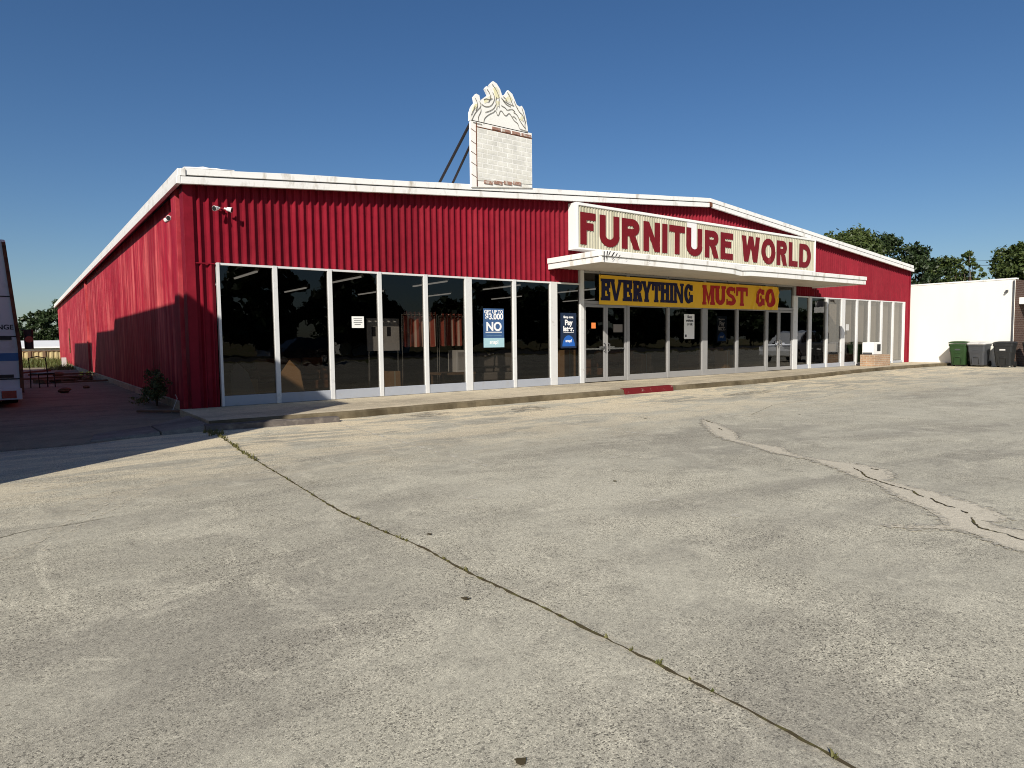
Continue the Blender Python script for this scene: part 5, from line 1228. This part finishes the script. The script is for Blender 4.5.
# ------------------------------------------------------------------ parked cars beside the viewer, mirrored in the glass
def car(label, cat, name, loc, rz, mat, dims, prof_body, prof_roof):
    t = thing(name, label, cat, loc, rz)
    Ln, Wd = dims
    def shell(prof, w0, w1, z0, nm, mt, parent, bev=.05):
        m = MB(); n = len(prof); hw = lambda z: w0 + (w1 - w0) * max(0, min(1, (z - z0)))
        vs = []; 
        for s in (-1, 1): vs += [(x, s * hw(z), z) for x, z in prof]
        m.add(vs, [tuple(range(n)), tuple(range(2 * n - 1, n - 1, -1))] + [(i, n + i, n + (i + 1) % n, (i + 1) % n) for i in range(n)])
        return m.build(nm, mt, parent, bevel=bev, seg=3)
    body = shell(prof_body, Wd / 2, Wd / 2 - .06, .9, 'body', mat, t)
    cabin = shell(prof_roof, Wd / 2 - .06, Wd / 2 - .26, .98, 'roof', mat, t)
    m = MB()
    zb, zt = prof_roof[0][1] + .06, max(z for _, z in prof_roof) - .09
    xs = [x for x, z in prof_roof]; xf, xr = prof_roof[0][0], prof_roof[-1][0]
    hw = lambda z: Wd / 2 - .06 - .20 * max(0, min(1, z - .98)) + .012
    for s in (-1, 1):
        for (a, b, a2, b2) in ((xf + .42, -.05, xf + 1.0, -.05), (.05, 1.0, .05, 1.0), (1.1, xr - .28, 1.1, xr - .42)):
            m.add([(a, s * hw(zb), zb), (b, s * hw(zb), zb), (b2, s * hw(zt), zt), (a2, s * hw(zt), zt)], [(0, 1, 2, 3)])
    m.build('side_window', G['car_glass'], cabin, fix=False)
    for x in (-Ln * .31, Ln * .30):
        for s in (-1, 1):
            m = MB(); m.disc((x, s * (Wd / 2 - .1), .36), .36, (0, 1, 0), .24, 28); wv = m.build('wheel', G['rubber'], t, bevel=.03)
            m = MB(); m.disc((x, s * (Wd / 2 + .005), .36), .23, (0, 1, 0), .06, 20)
            for q in range(5):
                a = q * 1.2566; m.box(-.02, -.015, .05, .02, .02, .22)
                for i in range(len(m.v) - 8, len(m.v)):
                    px, py, pz = m.v[i]; m.v[i] = (x + px * math.cos(a) - pz * math.sin(a), s * (Wd / 2 + .04) + py, .36 + px * math.sin(a) + pz * math.cos(a))
            m.build('rim', G['chrome'], wv)
    for s in (-1, 1):
        m = MB(); m.box(-Ln / 2 - .01, s * .62 - .2, .72, -Ln / 2 + .1, s * .62 + .2, .88); m.build('headlight', G['clear_glass'], t, bevel=.02)
        m = MB(); m.box(Ln / 2 - .08, s * .72 - .1, .85, Ln / 2 + .01, s * .72 + .1, 1.15); m.build('tail_light', G['lamp_mirror_red'], t, bevel=.02)
    return t
BODY = [(-2.3, .35), (-2.32, .62), (-2.2, .86), (-1.2, 1.02), (2.25, 1.06), (2.3, .7), (2.26, .38), (1.85, .30), (-1.9, .30)]
ROOF = [(-1.25, 1.0), (-.35, 1.60), (.3, 1.70), (1.5, 1.66), (2.0, 1.52), (2.24, 1.04)]
car('silver family SUV parked on the lot, mirrored in the right hand doors', 'car', 'parked_suv', (32.6, -6.9, 0), R(-8), G['silver_paint'], (4.6, 1.84), BODY, ROOF)
car('black car parked across the lot, mirrored low in the left windows', 'car', 'parked_car', (12.0, -29, 0), R(-6), G['black_paint'], (4.6, 1.8), BODY, ROOF)
